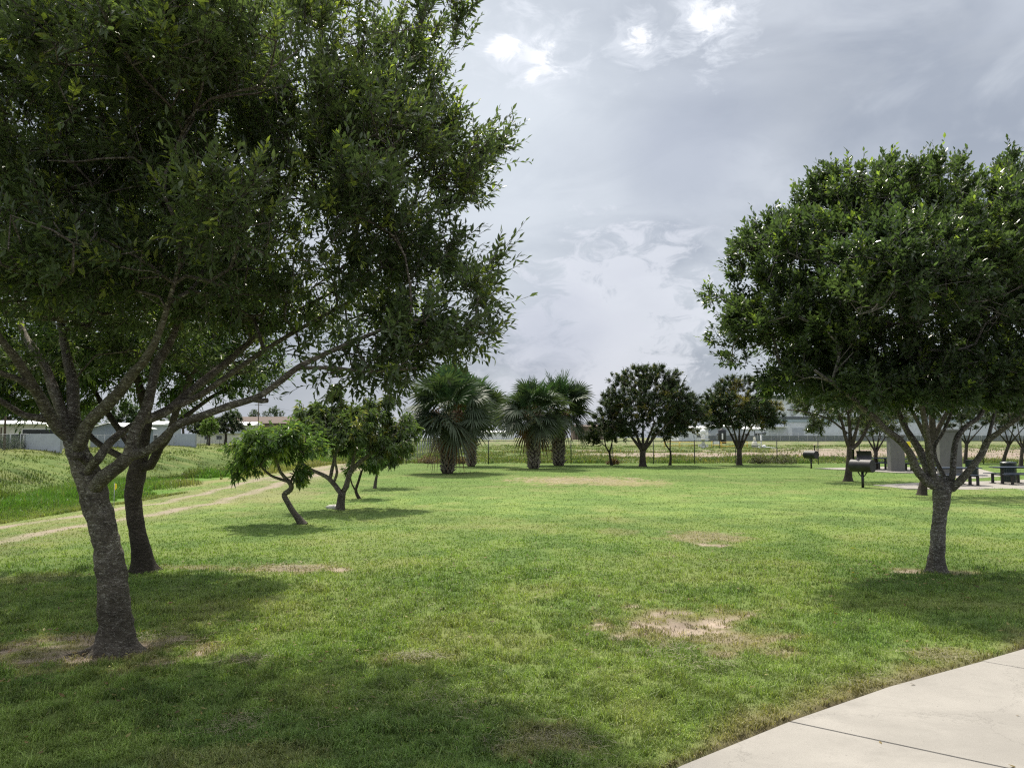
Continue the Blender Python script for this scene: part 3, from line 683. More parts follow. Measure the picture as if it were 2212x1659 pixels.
def broadleaf(name, label, cat, trunk, limbs, blobs, n_a, n_sh, seed=1, leafkw=None, cols=((.035, .075, .018), (.06, .115, .022), (.18, .25, .03)), young=.06,
              bark='bark', mat='leaf', step=.18, group=None, flare=.45, flh=.18, tip=.006, outward=.7, upw=.35, shell=.4, tipd=6, thin=.3, rnd=.35, rib=True, sides=(18, 5), hs=.12, maj=.25, patchy=None, mg=0., rs=1., lumps=.06, flowers=0):
    g = np.random.default_rng(seed); T = Tree(seed)
    def cv(pl): return [pd(x, y, Y) for x, y, Y, r in pl], [r*rs*Y/F for x, y, Y, r in pl]
    P, R = cv(trunk); base = P[0].copy(); base[2] = gzs(base[0], base[1]); P[0] = base+np.array([0, 0, -.04]); T.limb(P, R, hs*.5, True)
    for l in limbs: P, R = cv(l); T.limb(P, R, hs)
    hand_n = len(T.p)
    A = in_blobs(blobs, n_a, g, shell, mg); k = int(len(A)*maj); A = A[g.permutation(len(A))]
    T.grow(A[:k], step, .5); T.grow(A[k:], step, .4); T.radii(tip)
    root = thing(name, label, cat, base, 0, group)
    V, FQ = T.bark(base, 0, flare, flh, sides, lumps, seed=seed)
    # leafy shoots
    idx = np.where((np.arange(len(T.p)) >= hand_n) & (T.tipd <= tipd))[0]; wt = np.exp(-T.tipd[idx]*.25)
    nz = vn(T.P[idx, 0]*1.6, T.P[idx, 1]*1.6, T.P[idx, 2]*1.6, seed); wt = wt*(thin+ss(.3, .6, nz)); pick = g.choice(idx, n_sh, p=wt/wt.sum())
    O = T.P[pick]+g.normal(0, .03, (n_sh, 3)); par = np.array(T.par)[pick]; bd = nrm(T.P[pick]-T.P[par])
    cen = np.mean([pd(b[0], b[1], b[2]) for b in blobs], 0); outw = nrm(O-cen)
    D = bd*.6+outw*outward+np.array([0, 0, upw])+g.normal(0, rnd, (n_sh, 3))
    cl = np.array(cols); q = vn(O[:, 0]*1.3, O[:, 1]*1.3, O[:, 2]*1.3, seed+9)[:, None]; C = cl[0]*(1-q)+cl[1]*q
    hi = (O[:, 2]-T.P[:, 2].min())/(T.P[:, 2].max()-T.P[:, 2].min()); yg = (g.random(n_sh) < young*(.3+1.6*hi)) 
    if patchy: pn = vn(O[:, 0]*patchy[0], O[:, 1]*patchy[0], O[:, 2]*patchy[0], seed+4); yg = yg | ((pn > patchy[1]) & (g.random(n_sh) < .8))
    C[yg] = cl[2]*g.uniform(.6, 1.1, (yg.sum(), 1))
    kw = dict(nl=11, sl=.30, L=.10, W=.017); kw.update(leafkw or {})
    LV, LF, LC, a, b, c = shoot_leaves(O, D, g, cols=C, rib=rib, **kw)
    if kw.get('L') < .3 and n_sh:
        TV, TF = twigs(a-base, b-base, c-base, max(.003, tip*.55)); FQ = np.vstack([FQ, TF+len(V)]); V = np.vstack([V, TV])
    link('trunk', npmesh('trunk', V, [FQ], True, None, (M[bark],)), root)
    crown = link('crown', npmesh('crown', LV-base, [LF], False, LC, (M[mat],)), root)
    if flowers:
        sel = g.choice(len(c), flowers)
        for i in sel:
            mb = MB(); p = c[i]-base
            for k in range(5):
                t = k*1.257; d1 = np.array([math.cos(t), math.sin(t), .5])*.05; sd = np.array([-math.sin(t), math.cos(t), .1])*.022
                mb.poly([p, p+d1*.7+sd, p+d1*1.2, p+d1*.7-sd])
            mb.build('flower', M['white'], root)
    return root
# ---- the large near tree on the left
LT = [(252, 1397, 7.95, 50), (250, 1340, 7.95, 41), (242, 1250, 7.95, 37), (226, 1160, 7.95, 35), (208, 1090, 7.95, 34), (192, 1035, 7.95, 34), (172, 985, 7.95, 30), (156, 945, 7.95, 25)]
LL = [
 [(152, 945, 7.9, 20), (118, 915, 7.8, 17), (89, 862, 7.6, 15), (63, 821, 7.4, 13), (36, 777, 7.2, 11), (0, 730, 7.0, 9), (-60, 640, 6.7, 6)],
 [(105, 905, 7.75, 11), (53, 897, 7.6, 9), (0, 866, 7.4, 8), (-60, 845, 7.2, 6)],
 [(80, 847, 7.5, 11), (42, 821, 7.3, 9), (-5, 803, 7.1, 8), (-70, 760, 6.8, 5)],
 [(150, 940, 8.0, 17), (134, 893, 8.1, 15), (119, 851, 8.2, 14), (100, 798, 8.4, 12), (74, 756, 8.6, 10), (49, 713, 8.8, 8), (20, 600, 9.1, 6)],
 [(156, 940, 8.05, 20), (158, 893, 8.15, 17), (157, 830, 8.4, 15), (148, 788, 8.6, 13), (138, 735, 8.8, 11), (128, 650, 9.1, 8), (140, 500, 9.5, 5)],
 [(172, 960, 7.85, 18), (191, 915, 7.75, 17), (222, 883, 7.6, 16), (254, 851, 7.45, 16), (286, 809, 7.3, 14), (313, 777, 7.15, 12), (345, 715, 6.95, 9), (380, 600, 6.7, 6)],
 [(186, 1025, 7.9, 13), (198, 1005, 7.8, 13), (215, 987, 7.7, 12), (236, 957, 7.75, 11), (266, 932, 7.85, 10), (299, 912, 7.95, 9), (316, 890, 7.95, 8)],
 [(205, 1052, 7.9, 20), (226, 1030, 7.75, 20), (254, 1008, 7.65, 18), (280, 982, 7.6, 17), (290, 936, 7.6, 15), (305, 905, 7.65, 14), (318, 877, 7.7, 14), (329, 830, 7.8, 13), (338, 788, 7.9, 13), (352, 766, 7.95, 12), (372, 730, 8.0, 10), (400, 650, 8.2, 7)],
 [(284, 984, 7.6, 15), (318, 974, 7.5, 12), (352, 948, 7.4, 12), (381, 920, 7.3, 11), (432, 900, 7.2, 10.5), (492, 878, 7.1, 10), (555, 858, 7.0, 9), (600, 828, 6.95, 8.5), (642, 795, 6.9, 8), (690, 770, 6.9, 7), (770, 735, 6.9, 5.5), (880, 690, 6.9, 4)],
 [(642, 795, 6.9, 6), (720, 795, 6.85, 5), (800, 803, 6.8, 4), (900, 795, 6.8, 3)],
 [(312, 905, 7.7, 14), (328, 903, 7.8, 13), (369, 882, 8.0, 12), (407, 849, 8.2, 11.5), (445, 819, 8.4, 11), (492, 781, 8.6, 10), (545, 735, 8.8, 8), (610, 690, 9.0, 6), (720, 630, 9.2, 4)],
 [(240, 1370, 7.93, 22), (214, 1395, 7.88, 13), (180, 1409, 7.82, 7), (140, 1417, 7.78, 3)],
 [(172, 985, 7.75, 11), (163, 985, 7.55, 9), (160, 984, 7.50, 8)],  [(548, 862, 7.0, 8), (566, 866, 6.98, 7), (578, 865, 6.97, 6.5)],
 [(378, 878, 8.05, 10), (432, 854, 8.1, 9), (492, 812, 8.1, 8), (560, 765, 8.0, 7), (640, 715, 7.9, 6), (760, 650, 7.8, 4)],
]
LB = [(300, 330, 7.9, 420, 330, 2.6), (60, 420, 7.6, 380, 330, 2.4), (560, 250, 8.0, 400, 300, 2.2), (780, 330, 8.0, 270, 250, 1.5), (930, 330, 7.9, 150, 120, .8, 1.3e7), (1040, 330, 7.9, 75, 55, .5, 4e6),
      (860, 90, 8.0, 170, 130, 1.2), (990, 60, 7.8, 60, 90, .4, 2.5e6), (840, 560, 7.6, 200, 130, 1.3), (600, 620, 8.0, 330, 130, 2.0), (900, 700, 7.3, 150, 75, .8, 1.3e7), (1030, 650, 7.2, 80, 60, .5, 5e6), (1050, 590, 7.2, 45, 30, .3, 1.2e6), (1040, 720, 7.2, 60, 35, .3, 2e6),
      (760, 765, 7.0, 110, 38, .5, 5e6), (240, 660, 8.0, 330, 90, 2.0), (830, 800, 7.0, 140, 55, .7), (920, 740, 7.1, 150, 65, .8), (950, 560, 7.8, 90, 70, .6), (1015, 730, 7.1, 80, 45, .5), (1075, 330, 7.9, 32, 45, .35), (1000, 400, 7.9, 80, 80, .6), (560, 700, 8.6, 120, 50, .8), (300, 765, 8.7, 140, 40, .6), (480, 795, 8.8, 110, 38, .6), (90, 790, 8.6, 130, 38, .6), (735, 815, 7.0, 90, 32, .45), (640, 760, 7.6, 90, 40, .6), (300, -60, 8.0, 560, 190, 2.0), (300, 120, 5.9, 420, 160, .9), (100, 560, 6.2, 280, 130, .9), (500, 480, 6.2, 200, 130, .7), (760, 420, 6.6, 150, 110, .5)]
broadleaf('shade_tree', 'big spreading tree nearest the camera on the left, leaning grey trunk and dense dark crown', 'tree', LT, LL, LB, 3200, 15000, seed=3,
          leafkw=dict(nl=12, sl=.31, L=.098, W=.0175, droop=-.02, spread=.9, up=.5, curl=.25), upw=.5, mg=.20, rs=.80, lumps=.10, sides=(28, 5), hs=.06, flare=.62, flh=.09, young=.08, thin=.40, tipd=7, shell=.5,
          cols=((.068, .098, .052), (.115, .150, .066), (.30, .36, .08)))
# ---- second tree behind it
broadleaf('shade_tree', 'smaller shade tree with dark crooked trunk just behind the leaning trunk of the left tree', 'tree',
  [(312, 1231, 12.55, 25), (306, 1195, 12.5, 20), (295, 1140, 12.5, 17), (288, 1080, 12.5, 17), (293, 1035, 12.5, 19), (300, 1000, 12.5, 18)],
  [[(300, 1005, 12.5, 14), (270, 990, 12.6, 8), (241, 976, 12.7, 7), (201, 948, 12.9, 6), (160, 900, 13.2, 5), (60, 850, 13.6, 3)],
   [(305, 1005, 12.5, 15), (310, 960, 12.5, 12), (318, 900, 12.6, 10), (300, 830, 12.7, 8), (280, 740, 12.8, 5)],
   [(302, 1010, 12.5, 12), (325, 1005, 12.4, 10), (345, 966, 12.3, 9), (365, 940, 12.2, 8), (381, 887, 12.1, 7), (410, 820, 12.0, 6), (450, 760, 11.9, 4)],
   [(358, 950, 12.2, 7), (372, 925, 12.4, 6), (400, 900, 12.6, 5), (470, 850, 12.9, 4), (530, 830, 13, 3)],
   [(303, 990, 12.6, 9), (262, 935, 12.9, 7), (225, 880, 13.1, 6), (190, 820, 13.4, 4)]],
  [(280, 620, 12.6, 330, 210, 2.6), (120, 760, 12.8, 220, 90, 2.0), (420, 780, 12.6, 170, 70, 1.6), (480, 835, 12.8, 90, 28, .8, 8e6), (40, 840, 13.0, 120, 40, 1.2, 1e7), (250, 815, 13.3, 120, 35, .8, 7e6), (90, 870, 12.9, 110, 25, 1.0), (350, 850, 13.0, 90, 25, .8), (520, 815, 13.2, 70, 22, .8), (200, 780, 12.4, 200, 50, 1.2)],
  950, 6800, seed=5, leafkw=dict(nl=11, sl=.36, L=.12, W=.019, droop=.1), hs=.12, flare=.5, flh=.10, young=.10, shell=.55, rib=False, bark='bark_dark',
  cols=((.052, .088, .035), (.085, .135, .042), (.20, .27, .05)))
# ---- near tree on the right
R_Y = 12.5
RL = [
 [(2030, 1050, R_Y, 17), (2003, 1040, R_Y, 14), (1979, 1012, R_Y-.1, 12), (1965, 979, R_Y-.2, 11), (1943, 951, R_Y-.3, 10.5), (1912, 927, R_Y-.5, 10), (1889, 903, R_Y-.6, 9), (1858, 878, R_Y-.8, 8), (1829, 850, R_Y-1, 6), (1760, 800, R_Y-1.2, 4)],
 [(2030, 1045, R_Y, 17), (2013, 1030, R_Y, 14), (1998, 998, R_Y+.1, 12), (1981, 963, R_Y+.2, 11), (1960, 932, R_Y+.3, 9), (1945, 900, R_Y+.4, 8), (1920, 840, R_Y+.6, 6), (1860, 740, R_Y+.8, 4)],
 [(2015, 1030, R_Y, 11), (2008, 985, R_Y-.2, 10), (2003, 945, R_Y-.4, 9), (1996, 900, R_Y-.6, 8), (1985, 830, R_Y-.8, 6), (1990, 700, R_Y-.9, 4)],
 [(2045, 1050, R_Y, 14), (2057, 1030, R_Y, 9), (2060, 986, R_Y+.1, 8.5), (2067, 946, R_Y+.2, 8), (2091, 918, R_Y+.4, 7), (2118, 896, R_Y+.5, 6), (2150, 820, R_Y+.8, 4)],
 [(2048, 1060, R_Y, 15), (2067, 1045, R_Y-.1, 11), (2091, 1020, R_Y-.2, 10), (2121, 980, R_Y-.3, 9.5), (2133, 953, R_Y-.4, 9), (2152, 938, R_Y-.5, 8), (2186, 913, R_Y-.7, 7), (2230, 885, R_Y-.9, 6), (2320, 820, R_Y-1, 4)],
 [(2046, 1050, R_Y, 9), (2035, 1020, R_Y+.2, 6.5), (2022, 995, R_Y+.3, 6), (2019, 963, R_Y+.4, 5.5), (2036, 936, R_Y+.5, 5), (2060, 880, R_Y+.7, 4)],
 [(2131, 960, R_Y-.35, 6), (2140, 925, R_Y-.2, 5), (2150, 880, R_Y, 4), (2160, 800, R_Y, 3)]]
RB = [(1990, 630, R_Y, 330, 225, 2.6), (1790, 700, R_Y, 190, 150, 1.8), (1640, 690, R_Y, 90, 90, .9, 8e6), (1700, 560, R_Y, 140, 110, 1.2), (1610, 540, R_Y, 50, 45, .4, 1.4e6), (1830, 460, R_Y, 130, 95, 1.2),
      (1790, 395, R_Y, 40, 40, .4, 1e6), (1960, 440, R_Y, 200, 78, 1.4), (2150, 445, R_Y, 190, 80, 1.4), (2250, 620, R_Y, 230, 240, 2.3), (1545, 745, R_Y, 30, 22, .25, 5e5), (1545, 650, R_Y, 25, 25, .25, 5e5), (1590, 780, R_Y, 50, 22, .35, 1e6),
      (1990, 815, R_Y, 300, 85, 2.2), (1975, 850, R_Y-1.4, 200, 50, .7), (2120, 860, R_Y-.8, 130, 50, .8), (1860, 850, R_Y-.8, 110, 45, .8), (1760, 815, R_Y, 120, 45, 1.2, 1.2e7), (2000, 600, R_Y-2.2, 230, 150, .8, 2.5e7), (1700, 835, R_Y, 70, 25, .8), (1850, 855, R_Y, 120, 28, 1.2), (2100, 860, R_Y, 130, 25, 1.2), (1900, 840, R_Y-1.2, 150, 35, .8), (1905, 375, R_Y, 35, 30, .3), (2020, 378, R_Y, 60, 30, .4), (2150, 378, R_Y, 60, 30, .4)]
broadleaf('shade_tree', 'round-crowned tree on the right with pale forked trunk in front of the picnic tables', 'tree',
  [(2025, 1236, R_Y, 27), (2024, 1200, R_Y, 22), (2027, 1150, R_Y, 19), (2031, 1105, R_Y, 19.5), (2034, 1075, R_Y, 24), (2036, 1052, R_Y, 25)], RL, RB, 2300, 15500, seed=8,
  leafkw=dict(nl=12, sl=.26, L=.104, W=.0255, droop=.03, spread=.85, up=.6, curl=.15), mg=.20, rs=.74, lumps=.09, hs=.08, flare=.5, flh=.10, bark='bark_pale', upw=.75, outward=.45, young=.05, thin=.5, shell=.36, sides=(22, 5),
  cols=((.048, .076, .038), (.080, .115, .048), (.22, .29, .06)))

# ---- small crooked trees on the left lawn
PK = dict(nl=9, sl=.20, L=.19, W=.036, droop=.45, spread=1.0, curl=.5)
broadleaf('small_tree', 'small tree with bright green drooping leaves on a thin crooked leaning trunk', 'tree',
  [(657, 1131, 19.3, 9), (636, 1109, 19.3, 6.5), (622, 1086, 19.3, 6), (614, 1069, 19.3, 6), (627, 1058, 19.3, 5.5), (629, 1048, 19.3, 5.5), (621, 1037, 19.3, 5)],
  [[(621, 1037, 19.3, 4), (606, 1020, 19.2, 3.5), (599, 1000, 19.1, 3), (585, 975, 19, 2.5)], [(622, 1040, 19.3, 3.5), (603, 1034, 19.3, 3), (585, 1027, 19.4, 2.8), (568, 1012, 19.4, 2.3), (550, 990, 19.4, 2)], [(626, 1045, 19.3, 3), (640, 1015, 19.5, 2.6), (650, 985, 19.6, 2)]],
  [(590, 960, 19.3, 85, 42, 1.1), (545, 985, 19.3, 45, 38, .7), (650, 955, 19.3, 50, 32, .8), (510, 1010, 19.3, 14, 22, .3, 8e2), (640, 1030, 19.3, 14, 22, .2, 8e2)],
  230, 620, seed=11, leafkw=PK, cols=((.065, .115, .040), (.11, .165, .052), (.24, .30, .07)), young=.10, hs=.10, rib=False, flare=.3, flh=.1, bark='bark', shell=.6, tip=.008, sides=(12, 5), upw=.2, group=None, flowers=5, thin=.5)
broadleaf('small_tree', 'wide low tree with two thick forked stems and olive leaves, white stone at its foot', 'tree',
  [(735, 1100, 23.1, 10), (737, 1080, 23.1, 8.5), (739, 1064, 23.1, 8.5)],
  [[(736, 1066, 23.1, 6), (725, 1050, 23.1, 5.5), (711, 1034, 23.1, 5), (694, 1024, 23.1, 4), (673, 1015, 23.1, 3.5), (650, 998, 23, 2.5)],
   [(741, 1066, 23.1, 6), (748, 1050, 23.1, 6), (757, 1020, 23.2, 5.5), (778, 998, 23.3, 5), (804, 978, 23.4, 4), (840, 950, 23.5, 3)],
   [(713, 1036, 23.1, 4), (718, 1010, 23.2, 4), (722, 990, 23.3, 3.5), (715, 960, 23.4, 3)], [(720, 1045, 23.1, 3), (728, 1020, 23, 3), (724, 990, 22.9, 2.5), (740, 950, 22.8, 2)],
   [(760, 1018, 23.2, 4), (765, 985, 23.2, 3), (775, 940, 23.2, 2.5)]],
  [(750, 930, 23.2, 115, 45, 1.7), (680, 940, 23.2, 60, 30, 1.0), (840, 960, 23.3, 60, 32, 1.0), (700, 893, 23.2, 50, 22, .7), (790, 893, 23.2, 50, 25, .7), (655, 880, 23.2, 9, 14, .2, 6e2), (728, 860, 23.2, 18, 14, .3, 8e2), (830, 880, 23.2, 14, 26, .3, 1e3), (868, 925, 23.6, 30, 30, .6)],
  420, 1500, seed=12, leafkw=PK, cols=((.058, .088, .038), (.095, .132, .05), (.19, .19, .06)), young=.08, hs=.12, rib=False, flare=.3, flh=.1, bark='bark', shell=.6, tip=.009, sides=(12, 5), upw=.25, flowers=7, thin=.3)
broadleaf('small_tree', 'thin dark sapling with two slender stems behind the wide low tree', 'tree',
  [(777, 1075, 27.5, 3.6), (769, 1060, 27.5, 3), (775, 1038, 27.5, 2.8), (781, 1018, 27.5, 2.5)], [[(770, 1062, 27.5, 2), (760, 1045, 27.5, 1.6), (757, 1025, 27.5, 1.5), (765, 1005, 27.5, 1.3)], [(781, 1020, 27.5, 2), (790, 1000, 27.5, 1.5)]],
  [(785, 990, 27.5, 38, 30, .8), (760, 1000, 27.5, 25, 20, .5)], 60, 260, seed=13, leafkw=PK, cols=((.045, .085, .025), (.07, .12, .03), (.14, .18, .04)), rib=False, flare=.2, tip=.008, bark='bark_dark', sides=(8, 4))
broadleaf('small_tree', 'farthest of the small lawn trees, short curved stem near the fence corner', 'tree',
  [(809, 1054, 32.6, 4), (812, 1037, 32.6, 3), (816, 1018, 32.6, 2.6)], [[(816, 1018, 32.6, 2), (820, 1000, 32.6, 1.6)], [(815, 1022, 32.6, 2), (800, 1005, 32.6, 1.5)]],
  [(815, 985, 32.6, 42, 30, 1.0), (850, 970, 32.9, 40, 30, .8)], 80, 420, seed=14, leafkw=PK, cols=((.050, .080, .030), (.08, .12, .04), (.2, .17, .045)), rib=False, flare=.2, tip=.008, bark='bark', sides=(8, 4))

# ---- trees along the fence
FK = dict(nl=10, sl=.34, L=.11, W=.034, droop=.1, spread=1., curl=.3)
def fan(x, y, Y, w, n, top, r, g, y0):
    out = []
    for i in range(n):
        t = (i/(n-1)-.5)*2 if n > 1 else 0
        out.append([(x, y, Y, r), (x+t*w*.35, y-(y-top)*.35, Y+g.uniform(-.3, .3), r*.75), (x+t*w*.75, y-(y-top)*.75, Y+g.uniform(-.8, .8), r*.5), (x+t*w*1.3, top-20+abs(t)*12, Y+g.uniform(-1.2, 1.2), r*.3)])
    return out
gg = np.random.default_rng(20)
DK = ((.034, .056, .028), (.058, .082, .034), (.24, .21, .05))
broadleaf('fence_tree', 'largest dark round tree by the back fence, yellow-orange tufts in its crown', 'tree',
  [(1388, 1008, 57.7, 8), (1388, 990, 57.7, 6.5), (1389, 972, 57.7, 6)], fan(1389, 975, 57.7, 40, 5, 925, 4.5, gg, 0),
  [(1395, 870, 57.7, 95, 55, 3.2), (1330, 890, 57.7, 42, 45, 1.8), (1460, 880, 57.7, 50, 42, 2), (1400, 818, 57.7, 60, 28, 1.8), (1345, 825, 57.7, 30, 20, 1), (1450, 825, 57.7, 30, 25, 1), (1490, 865, 57.7, 25, 25, 1), (1420, 800, 57.7, 18, 12, .6), (1310, 930, 57.7, 20, 18, .8), (1470, 915, 57.7, 50, 25, 1.8), (1350, 925, 57.7, 45, 22, 1.6), (1500, 895, 57.7, 35, 22, 1.2)],
  1300, 15000, seed=21, leafkw=FK, cols=DK, young=.02, patchy=(.75, .78), bark='bark_dark', mat='leaf_far', rib=False, tip=.014, sides=(10, 4), hs=.3, step=.35, shell=.5, flare=.3, flh=.2, thin=.4)
broadleaf('fence_tree', 'dark many-stemmed tree by the fence between the largest dark tree and the grills', 'tree',
  [(1597, 1004, 60.5, 6), (1597, 985, 60.5, 5.5), (1597, 970, 60.5, 5)], fan(1597, 975, 60.5, 30, 5, 915, 3.4, gg, 0),
  [(1600, 885, 60.5, 75, 40, 2.8), (1560, 860, 60.5, 35, 30, 1.4), (1640, 880, 60.5, 45, 30, 1.6), (1590, 835, 60.5, 40, 20, 1.2), (1530, 880, 60.5, 20, 20, .9), (1620, 830, 60.5, 25, 15, .8), (1545, 905, 60.5, 40, 20, 1.4), (1660, 905, 60.5, 40, 18, 1.4)],
  900, 10500, seed=22, leafkw=FK, cols=((.036, .060, .028), (.060, .088, .034), (.26, .22, .05)), young=.03, patchy=(.7, .76), bark='bark_dark', mat='leaf_far', rib=False, tip=.014, sides=(10, 4), hs=.3, step=.35, shell=.5, flare=.3, thin=.5)
broadleaf('fence_tree', 'slim young tree with forked thin stem between the palms and the largest dark tree', 'tree',
  [(1321, 1004, 60.5, 3), (1318, 988, 60.5, 2.3), (1316, 972, 60.5, 2)], [[(1318, 980, 60.5, 1.8), (1309, 965, 60.5, 1.5), (1305, 945, 60.5, 1.2)], [(1318, 975, 60.5, 1.6), (1322, 955, 60.5, 1.4), (1325, 935, 60.5, 1)]],
  [(1318, 935, 60.5, 42, 18, 1.3), (1295, 920, 60.5, 25, 25, 1), (1285, 945, 60.5, 18, 14, .7)], 110, 1900, seed=23, leafkw=FK, cols=DK, young=.03, bark='bark_dark', mat='leaf_far', rib=False, tip=.012, sides=(7, 4), hs=.3, step=.3, thin=.3)
broadleaf('fence_tree', 'slim young tree with curved forked stem just right of the largest dark tree', 'tree',
  [(1447, 1005, 60.2, 3), (1449, 990, 60.2, 2.3), (1448, 973, 60.2, 2)], [[(1448, 975, 60.2, 1.8), (1439, 962, 60.2, 1.5), (1432, 945, 60.2, 1.2)], [(1447, 972, 60.2, 1.6), (1448, 950, 60.2, 1.3)]],
  [(1440, 930, 60.2, 35, 16, 1.2), (1455, 915, 60.2, 25, 18, 1)], 100, 1600, seed=24, leafkw=FK, cols=DK, young=.03, bark='bark_dark', mat='leaf_far', rib=False, tip=.012, sides=(7, 4), hs=.3, step=.3, thin=.3)
OL = ((.060, .082, .038), (.095, .118, .05), (.18, .19, .06))
GK = dict(nl=9, sl=.30, L=.11, W=.026, droop=.1, spread=1., curl=.3)
broadleaf('park_tree', 'olive-green tree with dark vase-shaped trunk beside the nearest barrel grill', 'tree',
  [(1832, 1038, 38.5, 8.5), (1833, 1015, 38.5, 6.5), (1836, 985, 38.5, 7), (1837, 965, 38.5, 7)],
  [[(1835, 968, 38.5, 5), (1825, 940, 38.5, 3.5), (1818, 910, 38.5, 3), (1800, 870, 38.5, 2)], [(1837, 966, 38.5, 5), (1836, 930, 38.5, 3.6), (1832, 890, 38.5, 2.6)], [(1839, 966, 38.5, 5), (1848, 935, 38.3, 3.5), (1858, 900, 38.2, 2.5)],
   [(1840, 970, 38.5, 5), (1856, 955, 38.5, 4), (1868, 935, 38.5, 3.5), (1885, 900, 38.5, 2.4)], [(1830, 935, 38.5, 2.5), (1790, 905, 38.3, 2), (1740, 890, 38.2, 1.4), (1700, 885, 38.1, 1)]],
  [(1800, 880, 38.5, 70, 34, 2.2), (1870, 880, 38.5, 60, 40, 2), (1760, 918, 38.5, 30, 14, 1.0), (1740, 870, 38.3, 40, 22, 1.2), (1830, 830, 38.5, 90, 35, 2)], 400, 3800, seed=31, leafkw=GK, cols=OL, bark='bark_dark', rib=False, tip=.010, sides=(10, 4), hs=.2, step=.25, shell=.6, thin=.12)
broadleaf('park_tree', 'dark vase-shaped tree behind the far picnic table, between grill and first pillar', 'tree',
  [(1892, 1013, 52, 4.5), (1892, 990, 52, 3.8), (1892, 975, 52, 4)], fan(1892, 978, 52, 26, 4, 935, 2.6, gg, 0),
  [(1890, 915, 52, 60, 22, 2.2), (1920, 890, 52, 60, 30, 2)], 240, 2300, seed=32, leafkw=FK, cols=OL, bark='bark_dark', mat='leaf_far', rib=False, tip=.012, sides=(8, 4), hs=.3, step=.35, shell=.6, thin=.3)
broadleaf('park_tree', 'dark thick-stemmed tree standing directly behind the forked trunk on the right', 'tree',
  [(1992, 1067, 29.2, 9), (1995, 1045, 29.2, 8), (2004, 1000, 29.2, 9), (2012, 960, 29.2, 10)],
  [[(2010, 965, 29.2, 8), (2014, 920, 29.2, 7), (2010, 870, 29.2, 5), (2000, 800, 29.2, 3)], [(2012, 960, 29.2, 7), (2030, 920, 29.2, 5), (2060, 870, 29.2, 4), (2100, 830, 29.2, 2.5)], [(2008, 960, 29.2, 6), (1985, 915, 29.2, 4.5), (1960, 870, 29.2, 3)]],
  [(2010, 800, 29.2, 130, 75, 2.8), (2090, 850, 29.2, 90, 45, 2), (1940, 860, 29.2, 70, 35, 1.6)], 330, 2100, seed=33, leafkw=dict(nl=10, sl=.32, L=.13, W=.03, droop=.1), cols=((.036, .055, .028), (.058, .08, .034), (.15, .17, .05)), bark='bark_dark', mat='leaf_far', rib=False, tip=.010, sides=(10, 4), hs=.2, step=.25, shell=.6, thin=.3)
for i, (x, y, Y, tops, lb) in enumerate(((2165, 1002, 60, 905, 'dark tree with slanting trunk at the right edge behind the rubbish bins'), (2205, 1008, 56, 900, 'dark thin-stemmed tree cut by the right edge of the photo'), (2085, 1000, 64, 905, 'dark tree by the fence just right of the second pillar'))):
    lean = 18 if i == 0 else 4
    broadleaf('park_tree', lb, 'tree', [(x, y, Y, 4), (x+lean*.4, y-22, Y, 3.4), (x+lean*.8, y-42, Y, 3.3)], fan(x+lean*.8, y-40, Y, 26, 4, 930, 2.4, gg, 0),
      [(x+lean, 895, Y, 65, 30, 2.4), (x+10, 860, Y, 60, 25, 2)], 200, 2300, seed=34+i, leafkw=FK, cols=((.034, .048, .027), (.05, .07, .032), (.12, .14, .04)), bark='bark_dark', mat='leaf_far', rib=False, tip=.012, sides=(8, 4), hs=.3, step=.35, shell=.6, thin=.3)

